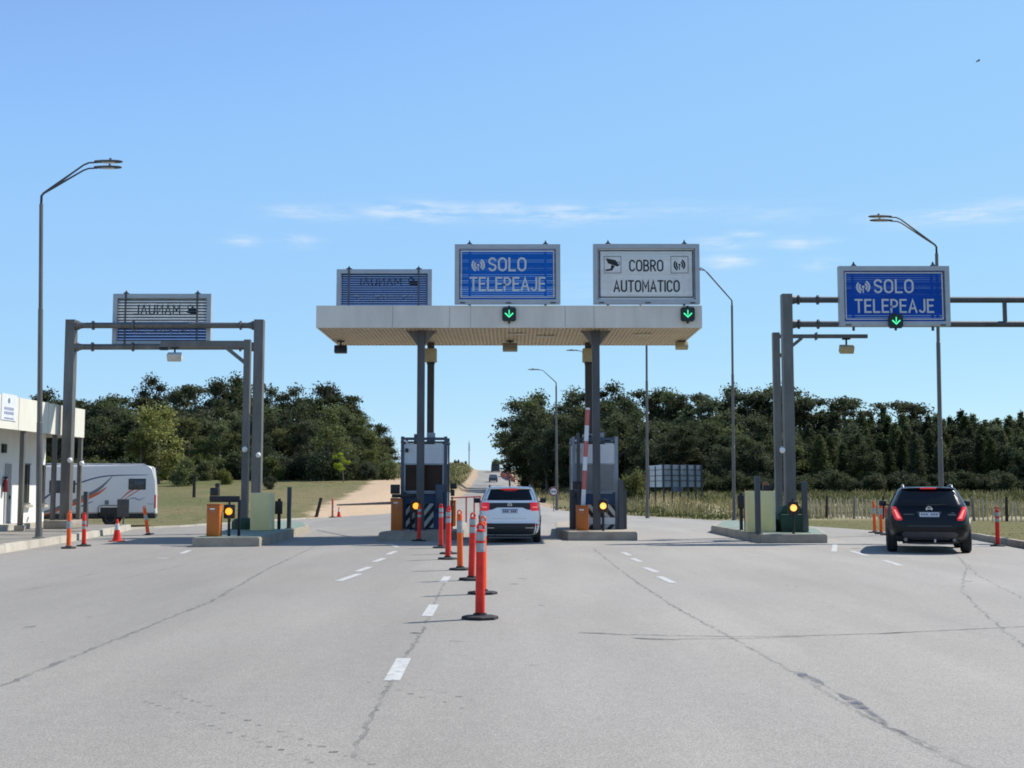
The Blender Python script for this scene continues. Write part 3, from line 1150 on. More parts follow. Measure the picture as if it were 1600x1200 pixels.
island([(300, 855), (405, 854), (446, 843), (483, 832), (476, 826), (440, 824), (395, 828)], 'left kerbed concrete island with green painted top under the steel gantry', .25, GREENP)
island([(1111, 832), (1190, 849), (1293, 848.5), (1283, 838), (1230, 826), (1130, 822)], 'right kerbed concrete island carrying the yellow panel and gantry post', .25, GREENP)
LI = [(-4.02, 36.9), (-1.95, 36.9), (-1.55, 38.6), (-1.75, 47.5), (-2.6, 49.5), (-3.6, 47.5), (-3.75, 38.3)]
RI = [(1.70, 36.9), (3.78, 36.9), (3.86, 38.2), (3.3, 47.5), (2.6, 49.5), (1.7, 47.5), (1.42, 39.8)]


def px_of(x, y, z=0):
    rx, ry, rz = x, y, z - H
    dep = ry * CP + rz * SP
    up = -ry * SP + rz * CP
    return (800 + F * rx / dep, 600 - F * up / dep)


island([px_of(*p) for p in LI], 'kerbed concrete island under the toll booth left of the white car', .26, CONC)
island([px_of(*p) for p in RI], 'kerbed concrete island under the toll booth with the raised barrier', .26, CONC)

# ------------------------------------------------------------------ toll canopy
YF, YB = 37.5, 42.3
cx0, cx1 = X(494, YF, 495), X(1097, YF, 495)
cz0, cz1 = Z(512, YF), Z(477.5, YF)
can = thing('toll_canopy', 'long white flat toll canopy roof spanning the two booths on steel columns', 'canopy', ((cx0 + cx1) / 2, 40, 0))
mb = MB()
mb.box((cx0, YF, cz0), (cx1, YF + .06, cz1))
mb.box((cx0, YB - .06, cz0 + .003), (cx1, YB, cz1))
mb.box((cx0, YF + .062, cz0 + .003), (cx0 + .06, YB - .062, cz1))
mb.box((cx1 - .06, YF + .062, cz0 + .003), (cx1, YB - .062, cz1))
mb.build('fascia', FASCIA, can)
mb = MB()
for a in (.198, .346, .40, .50, .645, .72):
    xx = cx0 + (cx1 - cx0) * a
    mb.box((xx - .006, YF - .006, cz0 + .01), (xx + .006, YF - .0005, cz1 - .01))
split_build(mb, 'panel_joint', mat('joint_dark', (.30, .28, .25), .7), can)
MB().box((cx0 + .07, YF + .07, cz1 - .12), (cx1 - .07, YB - .07, cz1 - .06)).build('roof_deck', STEEL_L, can)
mb = MB()
n = 92
sw = (cx1 - cx0 - .14) / n
for i in range(n):
    x = cx0 + .07 + i * sw
    mb.add([(x, YF + .07, cz0 + .05), (x + sw * .25, YF + .07, cz0 + .015), (x + sw * .75, YF + .07, cz0 + .015), (x + sw, YF + .07, cz0 + .05),
            (x, YB - .07, cz0 + .05), (x + sw * .25, YB - .07, cz0 + .015), (x + sw * .75, YB - .07, cz0 + .015), (x + sw, YB - .07, cz0 + .05)],
           [(0, 1, 5, 4), (1, 2, 6, 5), (2, 3, 7, 6)])
mb.build('soffit', SOFFIT, can, smooth=None)
mb = MB()
for a, yy in ((.28, 39.0), (.52, 38.9), (.60, 39.5), (.86, 39.0)):
    xx = cx0 + (cx1 - cx0) * a
    mb.bbox((xx - .3, yy, cz0 - .03), (xx + .3, yy + .18, cz0 + .012), .01)
split_build(mb, 'ceiling_lamp', mat('lamp_cover', (.5, .45, .36), .4), can)
YC = 38.4
for px in (657.5, 931.5):
    x = X(px, YC, 650)
    mb = MB()
    mb.box((x - .115, YC - .115, .262), (x + .115, YC + .115, cz0 + .014))
    mb.box((x - .2, YC - .2, .262), (x + .2, YC + .2, .29))
    col = mb.build('column', STEEL_D, can)
    mb = MB()
    for sx in (-1, 1):
        mb.prism_y([(x + sx * .118, cz0 - .45), (x + sx * .118, cz0 + .012), (x + sx * .5, cz0 + .012), (x + sx * .42, cz0 - .05)], YC - .03, YC + .03)
    split_build(mb, 'bracket', STEEL, col)
YR = 41.6
for px in (673.0, 919.5):
    x = X(px, YR, 600)
    mb = MB().box((x - .115, YR - .115, .262), (x + .115, YR + .115, cz0 + .014))
    col = mb.build('rear_column', mat('brown_steel', (.055, .048, .042), .6, .2, .2, 2), can)
    zb0, zb1 = Z(566, YR), Z(545, YR)
    MB().bbox((x - .20, YR - .2, zb0), (x + .20, YR + .2, zb1), .02).build('cable_box', BEIGE, col)
    MB().box((x - .13, YR - .13, zb0 - .08), (x + .13, YR + .13, zb0 - .002)).build('collar', BLACK, col)

# signs on the canopy
YS1 = 37.45
lane_sign('solo', X(710.5, YS1, 430), X(875.5, YS1, 430), Z(475, YS1), Z(382, YS1), YS1, 'blue SOLO TELEPEAJE sign on the front edge of the canopy, beside the white sign', 11)
lane_sign('cobro', X(927, YS1, 430), X(1093, YS1, 430), Z(475, YS1), Z(381.5, YS1), YS1, 'white COBRO AUTOMATICO sign with camera and radio symbols on the canopy', 12)
back_sign(X(526, 42.0, 450), X(675, 42.0, 450), Z(484, 42.0), Z(421, 42.0), 42.0, 'blue louvred sign seen from behind, standing on the left rear edge of the canopy', True, 3)


def lane_signal(px, py, Y, label, s=.43):
    x, z = X(px, Y, py), Z(py, Y)
    t = thing('lane_signal', label, 'traffic light', (x, Y, z), 'green arrow lane signals')
    h = s / 2
    oc = [(x - h, z - h * .75), (x - h * .8, z - h), (x + h * .8, z - h), (x + h, z - h * .75), (x + h, z + h * .75), (x + h * .8, z + h), (x - h * .8, z + h), (x - h, z + h * .75)]
    mb = MB().prism_y(oc, Y - .12, Y)
    mb.box((x - .03, Y - .08, z - h - .07), (x + .03, Y - .02, z - h - .001))
    mb.box((x - .03, Y - .08, z + h + .001), (x + .03, Y - .02, z + h + .06))
    mb.build('housing', DKGREEN, t)
    y = Y - .126
    mb = MB()
    k = s / .43
    mb.box((x - .014 * k, y, z - .02 * k), (x + .014 * k, y + .004, z + .13 * k))
    for sx in (-1, 1):
        mb.prism_y([(x, z - .115 * k), (x + sx * .135 * k, z + .015 * k), (x + sx * .115 * k, z + .045 * k), (x, z - .065 * k)], y, y + .004)
    mb.build('arrow', GREENL, t, smooth=None)
    return t


lane_signal(795.5, 491.5, YF - .006, 'green arrow signal on the canopy fascia below the blue sign')
lane_signal(1074, 491.5, YF - .006, 'green arrow signal at the right end of the canopy fascia')


def reader(px, py, Y, ztop, label, style, wd=.45, m=BEIGE, tilt=25):
    """toll antenna: flat box hung from a stalk and bracket"""
    p = at(px, py, Y)
    t = thing('toll_antenna', label, 'antenna', (p.x, Y, p.z), 'toll antennas hanging over the lanes')
    mb = MB()
    mb.box((p.x - .025, Y - .025, p.z + .02), (p.x + .025, Y + .025, ztop - .002))
    mb.box((p.x - .12, Y - .08, ztop - .05), (p.x + .12, Y + .08, ztop - .002))
    mb.cyl((p.x - .16, Y, p.z + .10), (p.x + .16, Y, p.z + .10), .03, n=8)
    mb.build('bracket', BLACK, t)
    mb = MB().bbox((p.x - wd / 2, Y - .06 - .1, p.z - .13), (p.x + wd / 2, Y + .1, p.z + .12), .02)
    for v in mb.v:
        q = v - Vector((p.x, Y, p.z))
        a = R(tilt)
        q = Matrix.Rotation(a, 3, 'X') @ Vector((q.x, q.y * .8, q.z))
        v.xyz = q + Vector((p.x, Y, p.z))
    mb.build('antenna_box', m, t)
    return t


YA = 41.0
reader(532.5, 546, YA, cz0 + .015, 'dark antenna box hanging under the left end of the canopy', 0, .42, BLACK, -10)
reader(797, 543, YA, cz0 + .015, 'dark and beige antenna box hanging under the middle of the canopy', 0, .5, mat('dull_beige', (.25, .22, .16), .55), -20)
reader(1065, 540, YA, cz0 + .015, 'pale beige antenna box hanging under the right end of the canopy', 0, .42, BEIGE, -28)

# ------------------------------------------------------------------ booths
def hazard_panel(t, x0, x1, z0, z1, Y, way, mname='hazard_light', lightm=None):
    base = lightm
    MB().box((x0, Y, z0), (x1, Y + .04, z1)).build('hazard_panel', base, t)
    hp = t.children[-1]
    mb = MB()
    W, HH = x1 - x0, z1 - z0
    # diagonal dark stripes clipped to the panel
    st = .30
    k = -2
    while k * st < W + HH:
        c0 = k * st
        poly = []
        a, b = c0, c0 + st * .5
        pts = [(a, 0), (b, 0), (b + HH * .8, HH), (a + HH * .8, HH)]
        # clip in u
        out = pts
        for side, lim in ((1, 0), (-1, W)):
            inp, out = out, []
            for i in range(len(inp)):
                p, q = inp[i], inp[(i + 1) % len(inp)]
                ip = (p[0] - lim) * side >= 0
                iq = (q[0] - lim) * side >= 0
                if ip:
                    out.append(p)
                if ip != iq:
                    s = (lim - p[0]) / (q[0] - p[0])
                    out.append((lim, p[1] + s * (q[1] - p[1])))
            if not out:
                break
        if len(out) >= 3:
            mb.add([((x0 + u) if way > 0 else (x1 - u), Y - .004, z0 + v) for u, v in out], [tuple(range(len(out)))])
        k += 1
    mb.build('dark_stripe', BLACKSIGN, hp, smooth=None)


def booth(px0, px1, label, glass, side, Y0=39.3, depth=3.2, frame=None):
    frame = frame or BOOTHGREY
    x0, x1 = X(px0, Y0, 760), X(px1, Y0, 760)
    W = x1 - x0
    Y1 = Y0 + depth
    zb = .262
    zr = Z(682, Y0)
    t = thing('toll_booth', label, 'toll booth', ((x0 + x1) / 2, Y0, zb))
    zs = Z(769, Y0)     # sill
    zw = Z(724, Y0)     # window head
    zt = Z(694, Y0)     # top of white band
    MB().box((x0 + .03, Y0 + .02, zb), (x1 - .03, Y1, zs)).build('lower_wall', BOOTHBLUE, t)
    mb = MB()
    mb.box((x0 + .05, Y0 + .02, zw), (x1 - .05, Y1, zt))
    mb.build('upper_wall', BOOTHWHITE, t)
    # posts
    for xx in (x0, x1 - .10):
        for yy in (Y0 - .03, Y1 - .09):
            MB().box((xx, yy, zb), (xx + .10, yy + .12, zr)).build('corner_post', frame, t)
    mb = MB()
    mb.box((x0 + .102, Y0 - .02, zr - .12), (x1 - .102, Y0 + .06, zr - .03))
    mb.box((x0 - .02, Y0 + .1, zt + .04), (x1 + .02, Y1 + .1, zt + .10))
    mb.build('roof', BOOTHGREY, t)
    mb = MB()
    mb.bbox((x0 + .14, Y0 + .06, zt - .0 + .002), (x0 + .42, Y0 + .10, zt + .035), .005)
    mb.bbox((x1 - .42, Y0 + .06, zt + .002), (x1 - .14, Y0 + .10, zt + .035), .005)
    split_build(mb, 'roof_lamp', WHITE, t)
    # air-conditioning boxes on the roof
    mb = MB()
    xc = (x0 + x1) / 2
    mb.bbox((xc - .36, Y0 + .35, zt + .102), (xc - .04, Y0 + .75, zr + .10), .02)
    mb.bbox((xc + .06, Y0 + .30, zt + .102), (xc + .32, Y0 + .70, zr + .14), .02)
    ac = split_build(mb, 'roof_unit', STEEL_L, t)[0]
    mb = MB()
    mb.box((xc - .33, Y0 + .335, zt + .14), (xc - .08, Y0 + .348, zr + .06))
    mb.build('grille', BLACK, ac)
    # windows
    MB().box((x0 + .14, Y0 + .03, zs), (x1 - .14, Y0 + .05, zw)).build('window', glass, t)
    wn = t.children[-1]
    mb = MB()
    frame_rect(mb, x0 + .105, x1 - .105, zs + .001, zw - .001, .045, Y0 + .0, Y0 + .028)
    mb.build('frame', STEEL_L, wn)
    for xs in (x0 + .03, x1 - .05):
        MB().box((xs, Y0 + .2, zs + .001), (xs + .02, Y1 - .2, zw - .001)).build('side_window', glass, t)
    mb = MB()
    mb.box((x0 + .2, Y0 - .10, zs - .045), (x1 - .2, Y0 - .001, zs - .01))
    mb.build('sill', STEEL_L, t)
    MB().bbox((x0 + .14, Y0 - .05, zt - .26), (x0 + .24, Y0 + .015, zt - .14), .01).build('intercom', BLACK, t)
    mb = MB()
    mb.cyl((x0 + .12, Y0 - .06, zr - .13), (x0 + .22, Y0 - .16, zr - .19), .035, n=10)
    mb.build('camera', WHITE, t)
    return t, x0, x1, zs, zb


b1, bx0, bx1, zs, zb = booth(626, 698.5, 'toll booth with brown tinted window and dark blue lower wall, left of white car', GLASSBROWN, -1, depth=1.5)
hazard_panel(b1, X(634, 39, 800), X(677, 39, 800), .32, Z(787, 39), 39.08, 1, lightm=mat('hazard_grey_green', (.50, .52, .46), .6))
mb = MB().bbox((bx1 - .36, 39.02, zs - .55), (bx1 - .12, 39.26, zs + .25), .015)
mb.build('equipment_box', BOOTHGREY, b1)
b2, bx0, bx1, zs, zb = booth(894, 966, 'toll booth with pale grey window standing behind the raised red and white barrier', GLASSGREY, 1, depth=1.6, frame=mat('booth_frame_pale', (.26, .29, .33), .5, .1, .15, 2))
HC = mat('hazard_cream', (.58, .53, .44), .6)
hxa, hxb = X(918.6, 39, 800), X(961.5, 39, 800)
hazard_panel(b2, hxa, hxb, Z(808.5, 39), Z(788.5, 39), 39.08, -1, lightm=HC)
hazard_panel(b2, hxa, hxb, .27, Z(819.5, 39), 39.08, 1, lightm=HC)
MB().box((hxa, 39.09, Z(819.3, 39)), (hxb, 39.12, Z(808.7, 39))).build('white_panel', WHITE, b2)
MB().box((bx1 - .02, 38.9, .262), (bx1 + .14, 39.15, Z(750, 39))).build('guard_post', STEEL_D, b2)
MB().box((bx1 + .142, 39.2, .262), (bx1 + .26, 39.45, Z(765, 39))).build('guard_post', STEEL_D, b2)
mb = MB().box((bx0 - .10, 38.9, .262), (bx0 - .01, 39.1, Z(765, 39)))
mb.build('guard_post', STEEL_D, b2)
MB().box((bx0 + .14, 39.0, .262), (bx0 + .24, 39.2, Z(676, 39))).build('guard_post', STEEL_D, b2)


# black camera / payment gooseneck clusters beside the booths
def black_rig(parts, label, base):
    t = thing('camera_rig', label, 'camera stand', base)
    names = {'head': BLACK, 'arm': BLACK, 'post': BLACK}
    for nm, a, b in parts:
        MB().bbox(a, b, .012).build(nm, BLACK, t)
    return t


def bxp(px0, px1, py0, py1, Y, dep=.15):
    a, b = at(px0, py1, Y), at(px1, py0, Y)
    return (a.x, Y, a.z), (b.x, Y + dep, b.z)


Yl = 34.2
black_rig([('post', *bxp(370.5, 375.5, 781, 837, Yl, .1)), ('arm', *bxp(327, 374, 775, 784.6, Yl + .12, .12)), ('head', *bxp(328, 340.5, 762, 774.6, Yl + .1, .25)), ('head', *bxp(336, 342, 755, 761.8, Yl + .14, .12))],
          'black gooseneck camera stand with horizontal arm on the left island', G(373, 837, .25))
Yl = 38.6
black_rig([('arm', *bxp(612, 655, 772, 777.6, Yl, .12)), ('head', *bxp(610, 624, 757, 771.7, Yl - .03, .25)), ('head', *bxp(610, 622, 778, 783.5, Yl + .02, .15)), ('post', *bxp(640, 644, 778, 829, Yl + .01, .1))],
          'black camera arm reaching out from the left side of the brown windowed booth', (X(642, Yl, 800), Yl, .26))
Yl = 39.4
black_rig([('head', *bxp(703.8, 713.5, 755, 764, Yl, .2)), ('head', *bxp(704, 710, 765, 775, Yl + .02, .15)), ('post', *bxp(705.0, 707.5, 776, 829, Yl + .04, .08))],
          'small black camera head on the lane side of the brown windowed booth', (X(706, Yl, 800), Yl, .26))
Yl = 38.5
black_rig([('head', *bxp(895, 902, 752, 764, Yl, .2)), ('arm', *bxp(902.5, 912, 752, 756, Yl + .03, .1)), ('post', *bxp(906, 909, 756.5, 790, Yl + .05, .08)), ('head', *bxp(893, 899, 765, 778, Yl + .02, .16)), ('post', *bxp(895, 898, 778.5, 829, Yl + .05, .08))],
          'black camera cluster beside the raised barrier at the pale windowed booth', (X(897, Yl, 800), Yl, .26))


# ------------------------------------------------------------------ barrier gates
def barrier(px0, px1, py0, py1, Y, label, arm):
    a, b = at(px0, py1, Y), at(px1, py0, Y)
    t = thing('barrier_gate', label, 'barrier', ((a.x + b.x) / 2, Y, a.z))
    cab = MB().bbox((a.x, Y, a.z), (b.x, Y + .32, b.z), .02).build('cabinet', ORANGE, t)
    mb = MB()
    w = b.x - a.x
    mb.bbox((a.x - .01, Y - .012, b.z + .001), (b.x + .01, Y + .332, b.z + .03), .008)
    mb.build('lid', mat('orange_lid', (.42, .13, .03), .5), cab)
    MB().box((a.x + w * .25, Y - .006, b.z - .13), (a.x + w * .62, Y + .002, b.z - .09)).build('badge', WHITE, cab)
    MB().box((a.x + w * .45, Y - .006, b.z - .20), (a.x + w * .60, Y + .002, b.z - .18)).build('lock', STEEL_L, cab)
    if arm == 'up':
        top, bot = at(918.5, 637, Y + .2), at(911, 791, Y + .2)
        nseg = 8
        wt = MB()
        rd = MB()
        d = (top - bot)
        ln = d.length
        u = d.normalized()
        sx = Vector((u.z, 0, -u.x))
        for k, (f0, f1, c) in enumerate(((0, .17, 'w'), (.17, .36, 'r'), (.36, .5, 'w'), (.5, .66, 'r'), (.66, .82, 'w'), (.82, .98, 'r'), (.98, 1.0, 'w'))):
            if c == 'w' and f0 > 0:
                continue
            g = wt if c == 'w' else rd
            if c == 'w':
                f1 = 1.0
            w0 = .066 if c == 'w' else .069
            p0, p1 = bot + u * ln * f0, bot + u * ln * f1
            for q0, q1 in ((p0, p1),):
                vs = []
                for p in (q0, q1):
                    for sgn, yy in ((-1, 0), (1, 0), (1, .05), (-1, .05)):
                        if c == 'r':
                            yy = -.003 if yy == 0 else .053
                        vs.append(p + sx * sgn * w0 + Vector((0, yy, 0)))
                g.add(vs, [(0, 1, 2, 3), (4, 7, 6, 5), (0, 4, 5, 1), (1, 5, 6, 2), (2, 6, 7, 3), (3, 7, 4, 0)])
        ao = wt.build('arm', mat('barrier_white', (.68, .68, .68), .45), t, smooth=None)
        split_build(rd, 'red_band', REDW, ao, None)
        # pale core strip inside each red band
        mb = MB()
        for f0, f1 in ((.52, .64), (.84, .96), (.19, .34)):
            p0, p1 = bot + u * ln * f0, bot + u * ln * f1
            mb.add([p0 - sx * .022 + Vector((0, -.006, 0)), p0 + sx * .022 + Vector((0, -.006, 0)), p1 + sx * .022 + Vector((0, -.006, 0)), p1 - sx * .022 + Vector((0, -.006, 0))], [(0, 1, 2, 3)])
        split_build(mb, 'core_strip', mat('faded_red', (.5, .16, .14), .5), ao, None)
    elif arm == 'left':
        p0 = Vector((a.x - .002, Y + .16, Z(786, Y)))
        p1 = at(527, 789, Y + .16 + 8)
        MB().cyl(p0, p1, .045, .03, 8).build('arm', mat('arm_brown', (.16, .09, .07), .6), t)
    return t


barrier(322, 343.5, 789, 838, 33.6, 'orange barrier cabinet without arm at the front of the left island', None)
barrier(610.5, 628.5, 780, 830, 38.2, 'orange barrier cabinet beside brown windowed booth with its arm lowered across the left lane', 'left')
barrier(900.5, 919.5, 791, 828.5, 38.0, 'orange barrier cabinet with red and white arm raised upright', 'up')
barrier(703, 712.0, 783, 822, 42.2, 'narrow orange barrier cabinet half hidden behind the red posts by the booth', None)


# ------------------------------------------------------------------ amber signals
def amber(px, py, pyb, Y, label, m, zb=.25):
    p = at(px, py, Y)
    t = thing('warning_light', label, 'traffic light', (p.x, Y, zb), 'amber warning lights on posts')
    MB().cyl((p.x, Y + .06, zb), (p.x, Y + .06, p.z - .205), .04, n=10).build('post', BLACK, t)
    mb = MB()
    mb.bbox((p.x - .15, Y, p.z - .20), (p.x + .15, Y + .13, p.z + .19), .03)
    mb.cyl((p.x, Y + .06, p.z + .19), (p.x, Y + .06, p.z + .27), .03, n=8)
    mb.build('housing', mat('signal_brown', (.035, .016, .010), .5), t)
    mb = MB()
    n = 16
    for i in range(n):
        a0, a1 = math.pi * (i / n) * 1.1 - .15, math.pi * ((i + 1) / n) * 1.1 - .15
        q = [(p.x + .135 * math.cos(a), p.z + .135 * math.sin(a)) for a in (a0, a1)]
        mb.add([(q[0][0], Y - .10, q[0][1]), (q[1][0], Y - .10, q[1][1]), (q[1][0], Y + .01, q[1][1]), (q[0][0], Y + .01, q[0][1])], [(0, 1, 2, 3)])
    mb.build('visor', BLACK, t)
    mb = MB().lathe((p.x, Y - .012, p.z), [(.001, -.022), (.05, -.018), (.082, -.006), (.100, .006), (.100, .012)], 18, 'y')
    mb.build('lens', m, t, 60)
    return t


amber(357.5, 799, 838, 34.0, 'amber light on black post between the orange cabinet and left gantry post', AMBER)
amber(650, 790.5, 830, 37.4, 'amber light in front of the striped panel of the brown windowed booth', AMBER)
amber(942.5, 790.5, 830, 37.6, 'amber light in front of the booth with the raised barrier', AMBER2)
amber(1240, 793.5, 833, 35.6, 'amber light on black post in front of the right gantry post', AMBER2)


# ------------------------------------------------------------------ gantries
def flange(mb, p, axis=Vector((1, 0, 0)), r=.17, th=.05):
    mb.cyl(p - axis * th / 2, p + axis * th / 2, r, n=10)


YG = 43.0
gx0, gx1 = X(107.5, YG, 650), X(403, YG, 650)
gz = Z(500, YG)
g1 = thing('sign_gantry', 'left steel gantry of two square posts joined by two pipes over the manual lane', 'gantry', ((gx0 + gx1) / 2, YG, 0))
pw = .165
pl_base = .36
for xx, zb_ in ((gx0, .46), (gx1, .26)):
    mb = MB().box((xx - pw, YG - pw, zb_), (xx + pw, YG + pw, gz))
    mb.box((xx - pw - .1, YG - pw - .1, zb_), (xx + pw + .1, YG + pw + .1, zb_ + .03))
    for sg in (-1, 1):
        mb.prism_x([(YG + sg * pw, zb_ + .03), (YG + sg * (pw + .09), zb_ + .03), (YG + sg * pw, zb_ + .3)], xx - .015, xx + .015)
        mb.prism_y([(xx + sg * pw, zb_ + .03), (xx + sg * (pw + .09), zb_ + .03), (xx + sg * pw, zb_ + .3)], YG - .015, YG + .015)
    mb.build('post', STEEL, g1)
for zz in (Z(508.5, YG), Z(542, YG)):
    mb = MB()
    mb.cyl((gx0 + pw + .002, YG, zz), (gx1 - pw - .002, YG, zz), .105, n=12)
    for f in (.035, .115, .33, .9, .965):
        flange(mb, Vector((gx0 + (gx1 - gx0) * f, YG, zz)))
    for xx, sg in ((gx0 + pw, 1), (gx1 - pw, -1)):
        mb.cyl((xx + sg * .002, YG, zz), (xx + sg * .22, YG, zz), .16, .11, 12)
    mb.build('cross_pipe', STEEL, g1)
MB().bbox((X(76, YG, 820), YG - .55, .166), (X(121, YG, 820), YG + .55, .458), .04).build('footing', CONC, g1)
back_sign(X(180, 43.6, 500), X(332.5, 43.6, 500), Z(541, 43.6), Z(461, 43.6), 43.35, 'half white half blue louvred MANUAL sign seen from behind on the left gantry', False, 4)

# camera mast on left island
YM = 39.6
mx = X(385, YM, 650)
m1 = thing('camera_mast', 'slim steel mast on the left island with an arm braced over the lane', 'mast', (mx, YM, .25))
mz = Z(531, YM)
MB().box((mx - .105, YM - .105, .254), (mx + .105, YM + .105, mz)).build('post', STEEL, m1)
zz = Z(537.5, YM)
mb = MB().box((X(252, YM, 538), YM - .09, zz - .11), (mx - .107, YM + .09, zz + .10))
mb.build('arm', STEEL, m1)
a, b = Vector((X(353, YM, 545), YM, zz - .11)), Vector((mx - .1, YM, Z(566, YM)))
d = (b - a).normalized()
nrm = Vector((-d.z, 0, d.x)) * .06
mb = MB().add([a + nrm + Vector((0, -.05, 0)), b + nrm + Vector((0, -.05, 0)), b - nrm + Vector((0, -.05, 0)), a - nrm + Vector((0, -.05, 0)), a + nrm + Vector((0, .05, 0)), b + nrm + Vector((0, .05, 0)), b - nrm + Vector((0, .05, 0)), a - nrm + Vector((0, .05, 0))],
              [(0, 1, 2, 3), (7, 6, 5, 4), (0, 4, 5, 1), (1, 5, 6, 2), (2, 6, 7, 3), (3, 7, 4, 0)])
mb.build('brace', STEEL, m1)
bp_ = G(384, 830, .25)
MB().lathe((mx, YM, .256), [(.42, 0), (.42, .22), (.34, .32), (.2, .36), (.16, .36)], 14).build('footing', GREEND, m1)
reader(273, 557, YM, zz - .11, 'pale antenna plate hanging from the braced arm over the manual lane', 0, .46, mat('pale_plate', (.6, .56, .5), .5), 35)
MB().bbox((X(249, YM, 547), YM - .1, zz - .2), (X(262, YM, 547), YM + .1, zz - .112), .02).build('arm_camera', BLACK, m1)

# right gantry
YH = 37.4
hx = X(1232, YH, 650)
hz = Z(460, YH)
pw = .155
g2 = thing('sign_gantry', 'right steel gantry post with two pipes running out past the right edge', 'gantry', (hx, YH, .25))
mb = MB().box((hx - pw, YH - pw, .254), (hx + pw, YH + pw, hz))
mb.build('post', STEEL, g2)
hx2 = hx + 10.4
MB().box((hx2 - pw, YH - pw, .0), (hx2 + pw, YH + pw, hz)).build('post', STEEL, g2)
for zz in (Z(468.5, YH), Z(506.5, YH)):
    mb = MB()
    mb.cyl((hx + pw + .002, YH, zz), (hx2 - pw - .002, YH, zz), .095, n=12)
    mb.cyl((hx + pw + .002, YH, zz), (hx + pw + .22, YH, zz), .15, .10, 12)
    for o in (.22, .82, 8.5, 9.6):
        flange(mb, Vector((hx + pw + o, YH, zz)), r=.155)
    mb.build('cross_pipe', STEEL_D, g2)
xs = X(1570, YH, 490)
MB().box((xs - .05, YH - .05, Z(503.5, YH) - .0), (xs + .05, YH + .05, Z(471.5, YH))).build('strut', STEEL_D, g2)
mb = MB()
mb.bbox((X(1215, YH, 820), YH - .5, .256), (X(1258, YH, 820), YH + .5, Z(803, YH)), .04)
mb.bbox((X(1200, YH, 820), YH - .1, .256), (X(1214.5, YH, 820), YH + .9, Z(811, YH)), .03)
mb.prism_y([(hx - .42, Z(803, YH) + .0), (hx + .42, Z(803, YH)), (hx + .2, Z(790, YH)), (hx - .25, Z(790, YH))], YH - .32, YH + .32)
split_build(mb, 'footing', GREEND, g2)
YSR = 37.15
lane_sign('solo', X(1311, YSR, 460), X(1483.5, YSR, 460), Z(509.5, YSR), Z(416, YSR), YSR, 'blue SOLO TELEPEAJE sign hung on the right gantry above the black car lane', 15)
lane_signal(1398.5, 502.5, YSR - .055, 'green arrow signal on the lower edge of the right gantry sign', .42)
# right mast
YN = 39.6
nx_ = X(1214.5, YN, 650)
m2 = thing('camera_mast', 'slim steel mast behind the right gantry post with a short braced arm', 'mast', (nx_, YN, .25))
MB().box((nx_ - .11, YN - .11, .254), (nx_ + .11, YN + .11, Z(520, YN))).build('post', STEEL, m2)
zz = Z(525.5, YN)
mb = MB().box((nx_ + .112, YN - .07, zz - .06), (X(1355, YN, 526), YN + .07, zz + .06))
mb.box((X(1275, YN, 526) - .02, YN - .12, zz - .12), (X(1275, YN, 526) + .02, YN + .12, zz + .12))
mb.build('arm', STEEL, m2)
a, b = Vector((X(1253, YN, 545), YN, zz - .06)), Vector((nx_ + .1, YN, Z(557, YN)))
d = (b - a).normalized()
nrm = Vector((-d.z, 0, d.x)) * .05
mb = MB().add([a + nrm + Vector((0, -.05, 0)), b + nrm + Vector((0, -.05, 0)), b - nrm + Vector((0, -.05, 0)), a - nrm + Vector((0, -.05, 0)), a + nrm + Vector((0, .05, 0)), b + nrm + Vector((0, .05, 0)), b - nrm + Vector((0, .05, 0)), a - nrm + Vector((0, .05, 0))],
              [(0, 1, 2, 3), (7, 6, 5, 4), (0, 4, 5, 1), (1, 5, 6, 2), (2, 6, 7, 3), (3, 7, 4, 0)])
mb.build('brace', STEEL, m2)
reader(1322.5, 545, YN, zz - .06, 'beige antenna plate hanging from the short arm of the right mast', 0, .46, BEIGE, 30)


# dome cameras
def dome(px, py, Y, label, sx=1):
    p = at(px, py, Y)
    t = thing('dome_camera', label, 'camera', p, 'small white cameras fixed to the steel posts')
    MB().lathe((p.x, Y - .05, p.z), [(.01, -.12), (.06, -.10), (.085, -.05), (.085, .0), (.07, .04), (.01, .06)][::1], 12, 'z').build('dome', WHITE, t, 60)
    MB().box((p.x - .03, Y - .04, p.z + .05), (p.x + .03, Y + .10, p.z + .09)).build('bracket', STEEL_L, t)


dome(110, 718, YG - pw - .10, 'small white camera on the left post of the left gantry')
dome(404, 710, YG - pw - .10, 'small white camera on the right post of the left gantry')
dome(383, 701, YM - .2, 'small white camera on the slim mast of the left island')
dome(1222, 702, YH - pw - .05, 'small white camera between the posts of the right gantry')
dome(128.5, 723, 44.7, 'small white camera at the far corner of the white building')

# yellow panels, card readers, dark posts on the islands
def panel(px0, px1, py0, py1, Y, label):
    a, b = at(px0, py1, Y), at(px1, py0, Y)
    t = thing('utility_cabinet', label, 'cabinet', ((a.x + b.x) / 2, Y, .254))
    MB().bbox((a.x, Y, .256), (b.x, Y + .45, b.z), .012).build('body', YELP, t)
    MB().box((b.x - .05, Y - .012, .28), (b.x - .005, Y - .001, b.z - .03)).build('edge_trim', mat('pale_trim', (.62, .62, .42), .5), t)
    return t


panel(390.5, 425.5, 770, 828, 38.4, 'pale yellow cabinet beside the slim mast on the left island')
panel(1169, 1211, 767, 829, 36.8, 'pale yellow cabinet on the right island behind a dark post')


